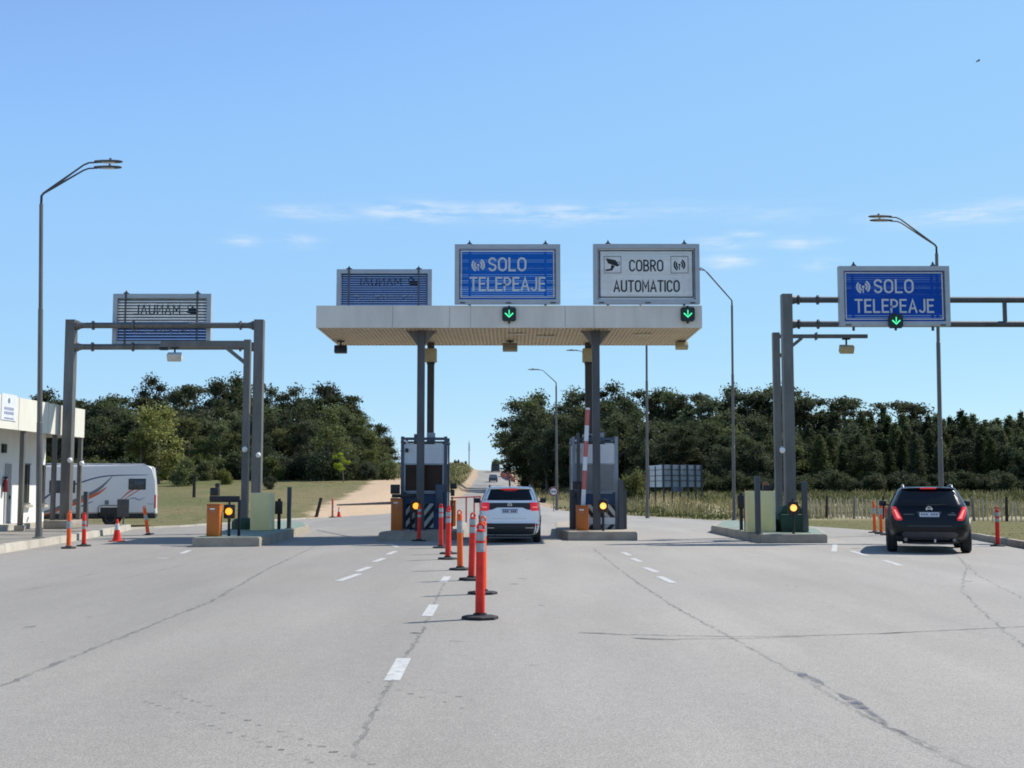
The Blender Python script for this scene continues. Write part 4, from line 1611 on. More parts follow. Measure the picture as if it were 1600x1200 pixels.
def post(px, py0, py1, Y, w, m, label, zb=.254, tilt=0, cat='post', name='guard_post'):
    p = at(px, py0, Y)
    t = thing(name, label, cat, (p.x, Y, zb))
    MB().bbox((p.x - w / 2, Y - w / 2, zb), (p.x + w / 2, Y + w / 2, p.z), .012).build('shaft', m, t)
    MB().bbox((p.x - w / 2 - .05, Y - w / 2 - .05, zb), (p.x + w / 2 + .05, Y + w / 2 + .05, zb + .02), .006).build('base_plate', m, t)
    t.rotation_euler = (0, R(tilt), 0)
    return t


post(452.5, 761, 824, 40.0, .13, STEEL_D, 'dark square post at the back of the left island beside a card box')
post(1183, 744, 831, 35.7, .15, STEEL_D, 'dark square post standing in front of the right yellow cabinet')
post(1256.5, 752, 831, 36.6, .15, STEEL_D, 'dark square post at the right end of the right island')


def card_box(px, py0, py1, Y, label, bw=.24):
    p = at(px, py0, Y)
    t = thing('card_reader', label, 'card reader', (p.x, Y, .254), 'black card reader boxes on posts')
    hh = .42
    MB().bbox((p.x - .05, Y - .04, .256), (p.x + .05, Y + .05, p.z - .1), .01).build('post', BLACK, t)
    MB().bbox((p.x - bw / 2, Y - .12, p.z - hh - .08), (p.x + bw / 2, Y - .042, p.z - .08), .02).build('box', BLACK, t)
    MB().bbox((p.x - .05, Y - .03, p.z - .098), (p.x + .05, Y + .03, p.z), .015).build('lamp', BLACK, t)


card_box(436.5, 779, 824, 39.6, 'black card reader box on a post beside the left yellow cabinet')
card_box(1157.5, 770, 820, 38.8, 'black card reader box on a post left of the right yellow cabinet')
card_box(1165, 771, 822, 37.6, 'slim black reader post touching the right yellow cabinet', .10)
p = at(1198, 766.5, 36.95)
t = thing('rotating_beacon', 'black and orange beacon unit on top of the right yellow cabinet', 'beacon', p)
MB().bbox((p.x - .12, 36.86, p.z + .001), (p.x + .12, 37.06, p.z + .16), .02).build('base', BLACK, t)
MB().lathe((p.x - .02, 36.95, p.z + .161), [(.11, 0), (.10, .06), (.05, .10), (.005, .12)], 12).build('lens', mat('dull_amber', (.32, .12, .02), .4), t, 60)
MB().bbox((p.x + .13, 36.9, p.z + .0), (p.x + .19, 37.0, p.z + .24), .015).build('bracket', BLACK, t)


# ------------------------------------------------------------------ delineator posts and cones
def bollard(p, h, label, group, m=RED, bands=((.81, .915), (.945, 1.05)), lean=0, bw=.225):
    s = h / 1.15
    t = thing('delineator_post', label, 'traffic post', p, group)
    x, y, z = p
    MB().lathe((x, y, z), [(bw, 0), (bw, .028), (bw * .95, .038), (.085, .048), (.08, .07)], 8).build('base', RUBBER, t, 25)
    MB().lathe((x, y, z), [(.060, .076), (.058, .3 * s), (.056, .70 * s), (.056, 1.055 * s), (.050, 1.075 * s), (.034, 1.085 * s)], 18).build('tube', m, t, 40)
    for a, b in bands:
        mb = MB()
        n = 18
        vs, fs = [], []
        for zz in (a * s, b * s):
            for k in range(n):
                th = 2 * math.pi * k / n
                vs.append((x + .0588 * math.cos(th), y + .0588 * math.sin(th), z + zz))
        fs = [(k, (k + 1) % n, n + (k + 1) % n, n + k) for k in range(n)]
        MB().add(vs, fs).build('reflective_band', SILVER, t, 60)
    mb = MB()
    mb.tube([(x - .035, y, z + 1.086 * s), (x - .038, y, z + 1.12 * s), (x - .015, y, z + 1.15 * s), (x + .015, y, z + 1.15 * s), (x + .038, y, z + 1.12 * s), (x + .035, y, z + 1.086 * s)], .016, 8)
    mb.build('handle', m, t, 60)
    t.rotation_euler = (R(rnd.uniform(-1.2, 1.2)), R(lean + rnd.uniform(-1, 1)), rnd.uniform(-.3, .3))
    return t


GC = 'row of tall delineator posts in the middle of the road'
bollard(G(750, 967), 1.15, 'nearest red delineator post with two silver bands, largest in the row', GC, lean=1)
bollard(G(754, 928), 1.15, 'orange topped delineator post half hidden behind the nearest red post', GC, ORG, ((.86, 1.02),))
bollard(G(736.5, 906.5), 1.15, 'red delineator post third in the row from the camera, beside the white car tail', GC, lean=1)
bollard(G(719, 890.5), 1.15, 'plain orange delineator post with one wide silver band in the row', GC, ORG, ((.72, .95),))
bollard(G(699.5, 874), 1.15, 'red delineator post just left of the plain orange post in the row', GC)
bollard(G(701, 865.5), 1.15, 'red delineator post hidden behind another red post near the booth', GC)
bollard(G(689, 856.3), 1.15, 'farthest red delineator post of the row, next to the booth island', GC)
bollard(G(654.5, 845.5), 1.10, 'red delineator post standing alone in the shade before the striped booth panel', 'single posts', bands=((.74, .82), (.92, 1.0)))
GL = 'delineator posts along the left kerb'
bollard(G(107, 857), .97, 'orange delineator post with grey band nearest the left kerb', GL, ORG, ((.62, .85),), bw=.2)
bollard(G(131, 853.5), .90, 'red delineator post with silver band standing right beside the orange one at the kerb', GL, RED, ((.60, .70), (.76, .88)), bw=.2)
bollard(G(231.5, 836), .98, 'leaning orange delineator post at the far end of the left kerb', GL, ORG, ((.6, .8),), lean=-9, bw=.2)
GR = 'delineator posts on the right side'
bollard(G(1367, 832.5), 1.10, 'left orange delineator post of the cluster beside the black car', GR, ORG, ((.70, .92),))
bollard(G(1377, 834.5), 1.10, 'right orange delineator post of the cluster, nearest the black car mirror', GR, ORG, ((.70, .92),))
bollard(G(1386, 836), .95, 'short red delineator post half hidden behind the black car', GR, RED, ((.6, .72),))
bollard(G(1559, 853.5), 1.06, 'red delineator post with silver bands beside the right kerb', GR, RED, ((.72, .82), (.88, 1.0)), bw=.2)
bollard(G(519.5, 808.5), 1.0, 'far red and silver delineator post at the edge of the sandy track', 'far posts', mat('faded_orange', (.62, .12, .06), .6), ((.2, .26), (.45, .56), (.66, .76)), bw=.2)


def cone(p, h, label, w=.17):
    t = thing('traffic_cone', label, 'traffic cone', p)
    x, y, z = p
    s = h / .7
    MB().bbox((x - w * 1.15, y - w * 1.15, z), (x + w * 1.15, y + w * 1.15, z + .03), .01).build('base', mat('cone_base', (.5, .05, .03), .6), t)
    rr_ = lambda q: (.135 - .105 * q) * s
    MB().lathe((x, y, z), [(rr_(0), .031), (rr_(.5), .5 * h), (rr_(.97), .97 * h), (rr_(1) * .8, h)], 18).build('body', RED, t, 40)
    n = 18
    vs = []
    for q in (.52, .80):
        for k in range(n):
            th = 2 * math.pi * k / n
            vs.append((x + (rr_(q) + .003) * math.cos(th), y + (rr_(q) + .003) * math.sin(th), z + q * h))
    MB().add(vs, [(k, (k + 1) % n, n + (k + 1) % n, n + k) for k in range(n)]).build('reflective_band', WHITESIGN, t, 60)


cone(G(182.5, 846), .66, 'red traffic cone with white collar standing by the left kerb')
cone(G(529.5, 808), .55, 'small red traffic cone beside the far post at the sandy track', .14)


# ------------------------------------------------------------------ street lamps
def lamp(px_base, py_base, Y, px_top, py_top, tip, label, zb=None, two=True, r0=.088, r1=.056):
    b = at(px_base, py_base, Y)
    z0 = T(b.x, Y) if zb is None else zb
    zt = Z(py_top, Y)
    base = Vector((b.x, Y, z0))
    t = thing('street_lamp', label, 'street lamp', base, 'tall double arm street lamps')
    top = Vector((at(px_top, py_top, Y).x, Y, zt))
    MB().tube([base, base.lerp(top, .33), base.lerp(top, .331), base.lerp(top, .66), base.lerp(top, .661), top - Vector((0, 0, .3))], [r0, r0 * .95, r0 * .85, r0 * .8, r1 * 1.05, r1], 10).build('pole', STEEL, t)
    MB().lathe(base, [(r0 * 2, 0), (r0 * 2, .02), (r0 * 1.2, .04), (r0 * 1.1, .3)], 12).build('base_flange', STEEL, t)
    e = at(tip[0], tip[1], Y)
    sg = 1 if e.x > b.x else -1
    ends = [(e, 0.0)]
    if two:
        ends = [(e + Vector((0, -.25, -.02)), 0), (e + Vector((-sg * .25, .45, .0)), 0)]
    for q, _ in ends:
        hd = q + Vector((-sg * .75, 0, -.04))
        elb = hd + Vector((-sg * .25, 0, -.03))
        st_ = top + Vector((sg * .06, 0, .02))
        MB().tube([top - Vector((0, 0, .31)), top - Vector((0, 0, .06)), st_, st_.lerp(elb, .3), st_.lerp(elb, .65), elb - (elb - st_) * .06, elb + Vector((sg * .08, 0, .015)), hd + Vector((sg * .1, 0, .0))], [r1 * .7, r1 * .65, r1 * .6, .034, .028, .025, .025, .025], 8).build('arm', STEEL_D, t)
        arm = t.children[-1]
        # luminaire
        mb = MB()
        sec = [(0, .05, .035), (.2, .09, .045), (.5, .11, .048), (.72, .09, .035), (.80, .04, .02)]
        vs, fs = [], []
        for o, ww, hh in sec:
            c = hd + Vector((sg * o, 0, .02))
            for dy, dz in ((-ww, -hh * .5), (ww, -hh * .5), (ww, hh * .3), (ww * .5, hh), (-ww * .5, hh), (-ww, hh * .3)):
                vs.append(c + Vector((0, dy, dz)))
        for i in range(len(sec) - 1):
            for k in range(6):
                fs.append((i * 6 + k, i * 6 + (k + 1) % 6, (i + 1) * 6 + (k + 1) % 6, (i + 1) * 6 + k))
        fs += [tuple(range(6))[::-1], tuple(range(24, 30))]
        mb.add(vs, fs)
        mb.cyl(hd + Vector((sg * .45, 0, .06)), hd + Vector((sg * .45, 0, .12)), .035, n=8)
        lm = mb.build('luminaire', STEEL_D, t, 50)
        MB().box(hd + Vector((sg * .22, -.07, -.018)), hd + Vector((sg * .6, .07, -.006))).build('lens', mat('lamp_lens', (.6, .6, .55), .3), lm)
    return t


lamp(60.5, 838, 34.7, 65, 303, (193, 254), 'tall street lamp with double arm beside the white building on the left', zb=.166)
lamp(1472, 836, 42, 1463, 383, (1356, 339), 'tall street lamp with double arm behind the right gantry sign')
lamp(1147, 811, 60, 1143.5, 468, (1066, 418), 'street lamp with arms passing behind the right end of the canopy')
lamp(1011.5, 807, 64, 1010, 485, (935, 440), 'street lamp pole standing just left of the white hoarding', two=True)
lamp(870, 797, 86, 869, 597, (826, 577), 'far single arm street lamp beside the round road sign', two=False, r0=.10, r1=.06)
lamp(925, 800, 84, 924, 566, (886, 547), 'far street lamp mostly hidden behind the pale windowed booth', two=False, r0=.10, r1=.06)

# ------------------------------------------------------------------ building on the left
BX = -16.0
bd = thing('office_building', 'low white office building with deep cream fascia and open veranda', 'building', (BX - 3, 38, .165))
Ye = 45.5
zt, zbm = Z(640, Ye), Z(684, Ye)
WX = BX - 1.35
Yw = 45.3
mb = MB()
segs = [(30.5, 33.6), (33.6, 36.7), (36.7, 39.4), (39.4, 41.9), (41.9, Ye)]
for a, b in segs:
    mb.box((BX - .12, a + .02, zbm), (BX, b - .02, zt))
mb.box((BX - 7, Ye - .1, zbm + .002), (BX - .122, Ye, zt - .002))
mb.box((BX - 7, 30.5, zbm + .002), (BX - .122, 30.6, zt - .002))
mb.build('fascia', CREAM, bd)
mb = MB()
for a, b in segs[1:]:
    mb.box((BX - .10, a - .02, zbm + .003), (BX - .035, a + .02, zt - .003))
split_build(mb, 'fascia_joint', mat('fascia_joint', (.16, .15, .13), .8), bd)
MB().box((BX - 7, 30.62, zbm + .35), (BX - .13, Ye - .11, zbm + .5)).build('roof', CONC, bd)
MB().box((WX - .002, 30.62, zbm + .18), (BX - .13, Ye - .11, zbm + .22)).build('veranda_ceiling', mat('ceiling_white', (.6, .58, .52), .7), bd)
MB().box((WX - 5.5, 31, .1), (WX, Yw, zbm + .348)).build('wall', WALLW, bd)
MB().box((WX + .002, 31, .1), (WX + .55, Yw - .0, .36)).build('plinth', CONC_L, bd)


def yw(px, x=WX):
    return F * (-x) / (800 - px) * (1.0)


for px in (36.5, 86.5, 126.5, -25):
    yy = yw(px, BX - .12)
    mb = MB().box((BX - .20, yy - .07, .36), (BX - .06, yy + .07, zbm - .002))
    mb.build('veranda_post', STEEL, bd)
    cpost = bd.children[-1]
    MB().box((BX - .27, yy - .14, .16), (BX + .01, yy + .14, .358)).build('footing', CONC, cpost)
for px0, px1, py0, py1 in ((39.5, 47.5, 726, 786), (66.5, 72, 728, 786)):
    y0, y1 = yw(px0), yw(px1)
    z0, z1 = Z(py1, (y0 + y1) / 2), Z(py0, (y0 + y1) / 2)
    MB().box((WX + .004, y0, z0), (WX + .03, y1, z1)).build('window', GLASSWIN, bd)
    wn = bd.children[-1]
    mb = MB()
    mb.box((WX + .031, y0 - .05, z0 - .05), (WX + .07, y1 + .05, z0))
    mb.box((WX + .031, y0 - .05, z1), (WX + .05, y1 + .05, z1 + .04))
    mb.box((WX + .031, (y0 + y1) / 2 - .02, z0), (WX + .05, (y0 + y1) / 2 + .02, z1))
    mb.build('frame', STEEL, wn)
    MB().box((WX + .004, y0 - .1, z0 - .16), (WX + .14, y1 + .1, z0 - .06)).build('sill', CONC_L, wn)
y0, y1 = yw(9.5), yw(18.5)
MB().box((WX + .004, y0, .362), (WX + .035, y1, Z(724, 41))).build('door', mat('door_grey', (.33, .33, .33), .6), bd)
dr = bd.children[-1]
MB().box((WX + .036, y1 - .14, 1.2), (WX + .07, y1 - .08, 1.32)).build('handle', BLACK, dr)
yy = yw(5)
MB().box((WX + .004, yy - .12, Z(707, 41)), (WX + .10, yy + .12, Z(693, 41))).build('wall_lamp', BLACK, bd)
# plaque
yy0, yy1 = 38.0, 39.15
MB().box((BX + .003, yy0, Z(660, 38.6) + .06), (BX + .02, yy1, Z(622, 38.6) + .12)).build('plaque', mat('plaque_white', (.66, .68, .74), .5), bd)
pq = bd.children[-1]
mb = MB()
zc = Z(640, 38.6)
rr = random.Random(2)
mb.lathe((BX + .021, 38.55, zc + .28), [(.09, 0), (.09, .004)], 12, 'x')
for r_, n_, hh in ((zc - .02, 5, .09), (zc - .16, 6, .09), (zc - .31, 9, .05)):
    for k in range(n_):
        y_ = yy0 + .2 + (yy1 - yy0 - .4) * (k + .1) / n_
        mb.box((BX + .021, y_, r_), (BX + .025, y_ + (yy1 - yy0 - .4) / n_ * .6, r_ + hh))
mb.build('faint_lettering', mat('plaque_ink', (.16, .19, .30), .6), pq, smooth=None)
p = Vector((WX, yw(7), Z(769, 41)))
t = thing('fire_extinguisher', 'dark red fire extinguisher hanging on the white wall beside the door', 'fire extinguisher', p)
MB().lathe((p.x + .10, p.y, p.z), [(.075, 0), (.08, .02), (.08, .38), (.05, .45), (.02, .47)], 12).build('cylinder', mat('extinguisher_red', (.16, .015, .02), .3), t, 50)
MB().box((p.x + .03, p.y - .05, p.z + .471), (p.x + .15, p.y + .05, p.z + .53)).build('valve', BLACK, t)
MB().box((p.x + .004, p.y - .05, p.z + .2), (p.x + .019, p.y + .05, p.z + .3)).build('bracket', STEEL, t)

# grey service sign, dark post by camper
p = G(192.5, 826)
t = thing('notice_board', 'grey sign plate seen from behind on a post in front of the camper', 'sign', (p.x, p.y, 0))
MB().cyl((p.x, p.y, -.03), (p.x, p.y, 1.05), .035, n=8).build('post', STEEL, t)
a, b = at(183, 808, p.y), at(202.5, 780, p.y)
MB().bbox((a.x, p.y - .05, a.z), (b.x, p.y - .036, b.z), .004).build('plate', STEEL_D, t)
MB().box(((a.x + b.x) / 2 - .2, p.y - .062, (a.z + b.z) / 2 + .07), ((a.x + b.x) / 2 + .2, p.y - .051, (a.z + b.z) / 2 + .09)).build('crossbar', STEEL, t)
MB().bbox((-15.55, 44.3, .166), (-15.40, 44.45, Z(768, 44)), .01).build('guard_post', STEEL_D, None)
gp = bpy.context.scene.objects['guard_post.003'] if False else COL.objects[-1]
tag(gp, 'short dark post in front of the far veranda corner of the building', 'post')


# ------------------------------------------------------------------ vehicles
class Hull:
    """stack of horizontal rounded-rectangle slices: (z, half width, rear y, front y)"""

    def __init__(s, slices, n=7.0):
        s.S = slices
        s.n = n

    def q(s, z):
        S = s.S
        if z <= S[0][0]:
            return S[0][1:]
        for a, b in zip(S, S[1:]):
            if z <= b[0]:
                f = (z - a[0]) / max(1e-6, b[0] - a[0])
                return tuple(a[i] + (b[i] - a[i]) * f for i in (1, 2, 3))
        return S[-1][1:]

    def rear(s, x, z):
        w, r, f = s.q(z)
        l = (f - r) / 2
        u = min(.999, abs(x) / w)
        return (r + f) / 2 - l * (1 - u ** s.n) ** (1 / s.n)

    def front(s, x, z):
        w, r, f = s.q(z)
        l = (f - r) / 2
        u = min(.999, abs(x) / w)
        return (r + f) / 2 + l * (1 - u ** s.n) ** (1 / s.n)

    def side(s, y, z):
        w, r, f = s.q(z)
        l = (f - r) / 2
        u = min(.9999, abs(y - (r + f) / 2) / l)
        return w * (1 - u ** s.n) ** (1 / s.n)

    def mesh(s, N=72):
        mb = MB()
        vs, fs = [], []
        for z, w, r, f in s.S:
            l = (f - r) / 2
            for k in range(N):
                a = 2 * math.pi * k / N
                c, sn = math.cos(a), math.sin(a)
                e = 2 / s.n
                vs.append((w * math.copysign(abs(c) ** e, c), (r + f) / 2 + l * math.copysign(abs(sn) ** e, sn), z))
        m = len(s.S)
        for i in range(m - 1):
            for k in range(N):
                fs.append((i * N + k, i * N + (k + 1) % N, (i + 1) * N + (k + 1) % N, (i + 1) * N + k))
        fs += [tuple(range(N))[::-1], tuple(range((m - 1) * N, m * N))]
        return mb.add(vs, fs)


def patch(fn, rows, off, axis, nc=14, sub=3, skirt=.03, sgn=1):
    """conformal panel on a hull face. rows: (z, a, b); fn(a, z) gives the surface coordinate on the axis"""
    Rw = []
    for (z0, a0, b0), (z1, a1, b1) in zip(rows, rows[1:]):
        for k in range(sub):
            f = k / sub
            Rw.append((z0 + (z1 - z0) * f, a0 + (a1 - a0) * f, b0 + (b1 - b0) * f))
    Rw.append(rows[-1])
    vs, fs = [], []
    for z, a, b in Rw:
        for k in range(nc + 1):
            u = a + (b - a) * k / nc
            d = fn(u, z)
            if axis == 'rear':
                vs.append(Vector((u, d - off, z)))
            elif axis == 'front':
                vs.append(Vector((u, d + off, z)))
            else:
                vs.append(Vector((sgn * (d + off), u, z)))
    m = len(Rw)
    for i in range(m - 1):
        for k in range(nc):
            fs.append((i * (nc + 1) + k, i * (nc + 1) + k + 1, (i + 1) * (nc + 1) + k + 1, (i + 1) * (nc + 1) + k))
    bd_ = [k for k in range(nc + 1)] + [i * (nc + 1) + nc for i in range(1, m)] + [(m - 1) * (nc + 1) + k for k in range(nc - 1, -1, -1)] + [i * (nc + 1) for i in range(m - 2, 0, -1)]
    base = len(vs)
    inn = {'rear': Vector((0, skirt, 0)), 'front': Vector((0, -skirt, 0)), 'side': Vector((-sgn * skirt, 0, 0))}[axis]
    for i in bd_:
        vs.append(vs[i] + inn)
    nb = len(bd_)
    for i in range(nb):
        fs.append((bd_[i], bd_[(i + 1) % nb], base + (i + 1) % nb, base + i))
    return MB().add(vs, fs)


def move(mb, T3):
    for v in mb.v:
        v.xyz = v + T3
    return mb


def wheel(t, c, r, wd, sgn):
    """axle along x"""
    h = wd / 2
    prof = [(r * .62, -h), (r * .9, -h), (r * .98, -h * .8), (r, -h * .4), (r, h * .4), (r * .98, h * .8), (r * .9, h), (r * .62, h)]
    wv = MB().lathe(c, prof, 28, 'x').build('wheel', RUBBER, t, 40)
    mb = MB().lathe(c, [(r * .63, sgn * h * .55), (r * .63, sgn * h * .9), (r * .57, sgn * h * .95), (r * .56, sgn * h * .6)], 24, 'x')
    for k in range(5):
        a = 2 * math.pi * k / 5
        u = Vector((0, math.cos(a), math.sin(a)))
        v = Vector((0, -math.sin(a), math.cos(a)))
        C = Vector(c) + Vector((sgn * h * .75, 0, 0))
        q = []
        for sx in (0, sgn * .03):
            q += [C + u * r * .08 - v * r * .10 + Vector((sx, 0, 0)), C + u * r * .08 + v * r * .10 + Vector((sx, 0, 0)), C + u * r * .58 + v * r * .07 + Vector((sx, 0, 0)), C + u * r * .58 - v * r * .07 + Vector((sx, 0, 0))]
        mb.add(q, [(0, 1, 2, 3), (7, 6, 5, 4), (0, 4, 5, 1), (1, 5, 6, 2), (2, 6, 7, 3), (3, 7, 4, 0)])
    mb.lathe(c, [(r * .14, sgn * h * .6), (r * .14, sgn * h * .98), (r * .1, sgn * h * 1.02)], 12, 'x')
    mb.build('rim', RIM, wv)


def car(loc, label, spec, paint):
    t = thing('parked_car' if spec.get('parked') else 'car', label, 'car', (0, 0, 0))
    hull = Hull(spec['slices'], spec.get('n', 7))
    body = hull.mesh().build('body', paint, t, 38)
    # cut the wheel arches
    cut = MB()
    for y in spec['axles']:
        for sg in (-1, 1):
            cut.cyl((sg * 1.2, y, spec['r']), (sg * (spec['half'] - .36), y, spec['r']), spec['r'] + .06, n=28)
    co = cut.build('cut', paint)
    bo = body.modifiers.new('b', 'BOOLEAN')
    bo.operation = 'DIFFERENCE'
    bo.object = co
    bo.solver = 'EXACT'
    dg = bpy.context.evaluated_depsgraph_get()
    dg.update()
    me = bpy.data.meshes.new_from_object(body.evaluated_get(dg))
    body.modifiers.clear()
    body.data = me
    bpy.data.objects.remove(co)
    for y in spec['axles']:
        for sg in (-1, 1):
            wheel(t, Vector((sg * (spec['half'] - spec['tw'] / 2 - .0), y, spec['r'])), spec['r'], spec['tw'], sg)
            # arch lip
            mb = MB()
            vs, fs = [], []
            n = 20
            for k in range(n + 1):
                a = math.pi * (k / n * 1.16 - .08)
                for rr_, xo in ((spec['r'] + .045, .0), (spec['r'] + .05, .018), (spec['r'] + .11, .018), (spec['r'] + .12, .0)):
                    yy, zz = y + rr_ * math.cos(a), spec['r'] + rr_ * math.sin(a)
                    vs.append((sg * (hull.side(yy, max(zz, .24)) + xo), yy, zz))
            for k in range(n):
                for j in range(3):
                    fs.append((k * 4 + j, k * 4 + j + 1, k * 4 + 4 + j + 1, k * 4 + 4 + j))
            mb.add(vs, fs).build('arch_trim', spec.get('lip', CLAD), t, 50)
    return t, hull


# ---- white crossover
WS = dict(slices=[(.21, .74, .22, 3.9), (.235, .80, .12, 3.98), (.30, .86, .05, 4.05), (.42, .895, .01, 4.10), (.575, .91, 0, 4.11), (.60, .908, .012, 4.11), (.615, .905, .055, 4.10), (.80, .912, .055, 4.09),
                  (.95, .905, .065, 4.03), (1.0, .90, .075, 3.92), (1.035, .895, .085, 3.7), (1.06, .888, .09, 3.1), (1.15, .868, .105, 2.98), (1.215, .845, .135, 2.88), (1.25, .825, .175, 2.80), (1.40, .765, .255, 2.50),
                  (1.52, .71, .325, 2.28), (1.565, .685, .35, 2.18), (1.595, .655, .36, 2.08), (1.612, .60, .40, 1.98), (1.622, .48, .55, 1.85)],
          axles=(.78, 3.33), r=.335, tw=.215, half=.90)
wp = G(796.5, 848.8)
cw, hw = car(wp, 'white crossover car with lit red tail lights stopped in the middle lane', WS, CARWHITE)
rear = lambda rows, off, name, m, par, nc=14, skirt=.03, sub=3: patch(hw.rear, rows, off, 'rear', nc, sub, skirt).build(name, m, par, 40)
rear([(1.225, -.72, .72), (1.27, -.735, .735), (1.40, -.68, .68), (1.515, -.625, .625), (1.545, -.60, .60)], .006, 'rear_window', GLASS, cw)
rw = cw.children[-1]
rear([(.945, -.66, -.38), (.97, -.66, -.30), (1.15, -.66, .66)][0:0] or [(1.02, -.70, .70), (1.155, -.69, .69)], .007, 'black_band', CLAD, cw)
bbnd = cw.children[-1]
for sg in (-1, 1):
    a, b = (-.67, -.36) if sg < 0 else (.36, .67)
    rear([(.955, *( (-.67, -.52) if sg < 0 else (.52, .67))), (1.02, a, b)], .0068, 'band_wing', CLAD, bbnd)
    a, b = sorted((sg * .60, sg * .855))
    rear([(.925, *sorted((sg * .63, sg * .85))), (.95, a, b), (1.155, *sorted((sg * .585, sg * .835))), (1.168, *sorted((sg * .60, sg * .82)))], .014, 'tail_light', TAIL, cw, 8)
    tl = cw.children[-1]
    rear([(1.02, *sorted((sg * .66, sg * .80))), (1.04, *sorted((sg * .66, sg * .80)))], .020, 'light_bar', mat('bright_lens', (.9, .25, .22), .3, emit=(1, .25, .2), estr=.5), tl, 6, .008)
rear([(.855, -.235, .235), (.975, -.235, .235)], .012, 'number_plate', PLATE, cw)
npl = cw.children[-1]
rear([(.955, -.235, .235), (.975, -.235, .235)], .016, 'plate_strip', mat('plate_blue', (.03, .06, .25), .5), npl, 10, .006)
mb = MB()
for k in range(7):
    if k == 3:
        continue
    xx = -.19 + k * .057
    yv = hw.rear(0, .9) - .0145
    mb.box((xx, yv, .875), (xx + .036, yv + .001, .94))
mb.build('plate_marks', PLATEB, npl, smooth=None)
yv = hw.rear(0, 1.09) - .012
mb = MB()
ring_arc(mb, 0, 1.09, .058, .014, 0, 360, yv, 20)
for q in (((-.034, 1.133), (0, 1.072), .010), ((.034, 1.133), (0, 1.072), .010), ((-.048, 1.108), (-.022, 1.046), .010), ((-.022, 1.046), (0, 1.09), .010), ((0, 1.09), (.022, 1.046), .010), ((.022, 1.046), (.048, 1.108), .010)):
    a, b = Vector((q[0][0], 0, q[0][1])), Vector((q[1][0], 0, q[1][1]))
    d = (b - a).normalized()
    nn = Vector((-d.z, 0, d.x)) * q[2] / 2
    mb.add([(v.x, yv, v.z) for v in (a - nn, b - nn, b + nn, a + nn)], [(0, 1, 2, 3)])
mb.build('round_emblem', CHROME, cw, smooth=None)
rear([(.245, -.78, .78), (.30, -.835, .835), (.42, -.87, .87), (.57, -.88, .88)], .008, 'rear_bumper', CLAD, cw, 20)
bm_ = cw.children[-1]
for sg in (-1, 1):
    rear([(.43, *sorted((sg * .45, sg * .82))), (.445, *sorted((sg * .45, sg * .82)))], .013, 'bumper_trim', CHROME, bm_, 6, .008)
    rear([(.50, *sorted((sg * .68, sg * .83))), (.53, *sorted((sg * .66, sg * .84)))], .013, 'reflector', TAILD, bm_, 6, .008)
rear([(.70, -.50, .50), (.708, -.50, .50)], .003, 'crease', mat('crease_grey', (.35, .36, .38), .4), cw, 12, .006)
mb = MB()
mb.add([], [])
sp = []
for x in [-.66 + 1.32 * k / 12 for k in range(13)]:
    z = 1.585 - .02 * (x / .66) ** 2
    sp.append((x, hw.rear(x, 1.56) - .055, z))
vs = []
for x, y, z in sp:
    vs += [(x, y, z - .012), (x, y, z + .008), (x, y + .22, z + .030), (x, y + .2, z - .03)]
fs = []
for k in range(12):
    for j in range(4):
        fs.append((k * 4 + j, k * 4 + (j + 1) % 4, k * 4 + 4 + (j + 1) % 4, k * 4 + 4 + j))
fs += [(0, 1, 2, 3), (48, 49, 50, 51)]
MB().add(vs, fs).build('roof_spoiler', CARWHITE, cw, 40)
MB().bbox((-.24, hw.rear(0, 1.54) - .05, 1.525), (.24, hw.rear(0, 1.54) + .0, 1.560), .008).build('brake_light', TAIL, cw)
MB().bbox((-.17, hw.rear(0, 1.50) - .012, 1.478), (.17, hw.rear(0, 1.5) + .02, 1.523), .006).build('brake_light_glow', TAILD, cw)
MB().bbox((-.10, hw.rear(0, 1.42) - .008, 1.36), (.10, hw.rear(0, 1.42) + .03, 1.45), .006) if False else None
for sg in (-1, 1):
    mb = MB()
    xr_ = sg * .60
    mb.tube([(xr_, .48, 1.60), (xr_, .56, 1.655), (xr_, 1.2, 1.665), (xr_, 1.9, 1.65), (xr_, 1.98, 1.60)], [.022, .02, .02, .02, .022], 8)
    mb.build('roof_rail', STEEL_L, cw, 50)
    mb = MB().bbox((sg * .93, 2.62, 1.12), (sg * 1.12, 2.80, 1.27), .04)
    mb.box((sg * .84, 2.68, 1.14), (sg * .932, 2.74, 1.18))
    mb.build('wing_mirror', BLACK, cw)
    for (ya, yb, yc, yd) in ((.62, 1.40, .75, 1.40), (1.47, 2.55, 1.47, 2.18)):
        patch(hw.side, [(1.16, ya, yb), (1.5, yc, yd)], .005, 'side', 10, 4, .03, sg).build('side_window', GLASS, cw, 40)
    patch(hw.side, [(.24, 1.15, 2.95), (.40, 1.15, 2.95)], .012, 'side', 10, 2, .03, sg).build('sill_trim', CLAD, cw, 40)
    MB().bbox(*sorted([(sg * .90, 1.5, .93), (sg * .935, 1.68, .96)]), .008).build('door_handle', CARWHITE, cw) if False else None
patch(hw.front, [(1.12, -.74, .74), (1.3, -.70, .70), (1.53, -.58, .58)], .006, 'front', 14, 3, .03).build('windscreen', GLASS, cw, 40)
for sg in (-1, 1):
    patch(hw.front, [(.78, *sorted((sg * .5, sg * .84))), (.92, *sorted((sg * .45, sg * .83)))], .008, 'front', 8, 2, .02).build('headlight', CHROME, cw, 40)
patch(hw.front, [(.45, -.5, .5), (.66, -.6, .6)], .006, 'front', 10, 2, .02).build('grille', CLAD, cw, 40)
mb = MB().box((-.7, .25, .16), (.7, 3.8, .22))
mb.cyl((-.42, .1, .20), (-.42, .5, .20), .03, n=8)
mb.build('underbody', BLACK, cw)
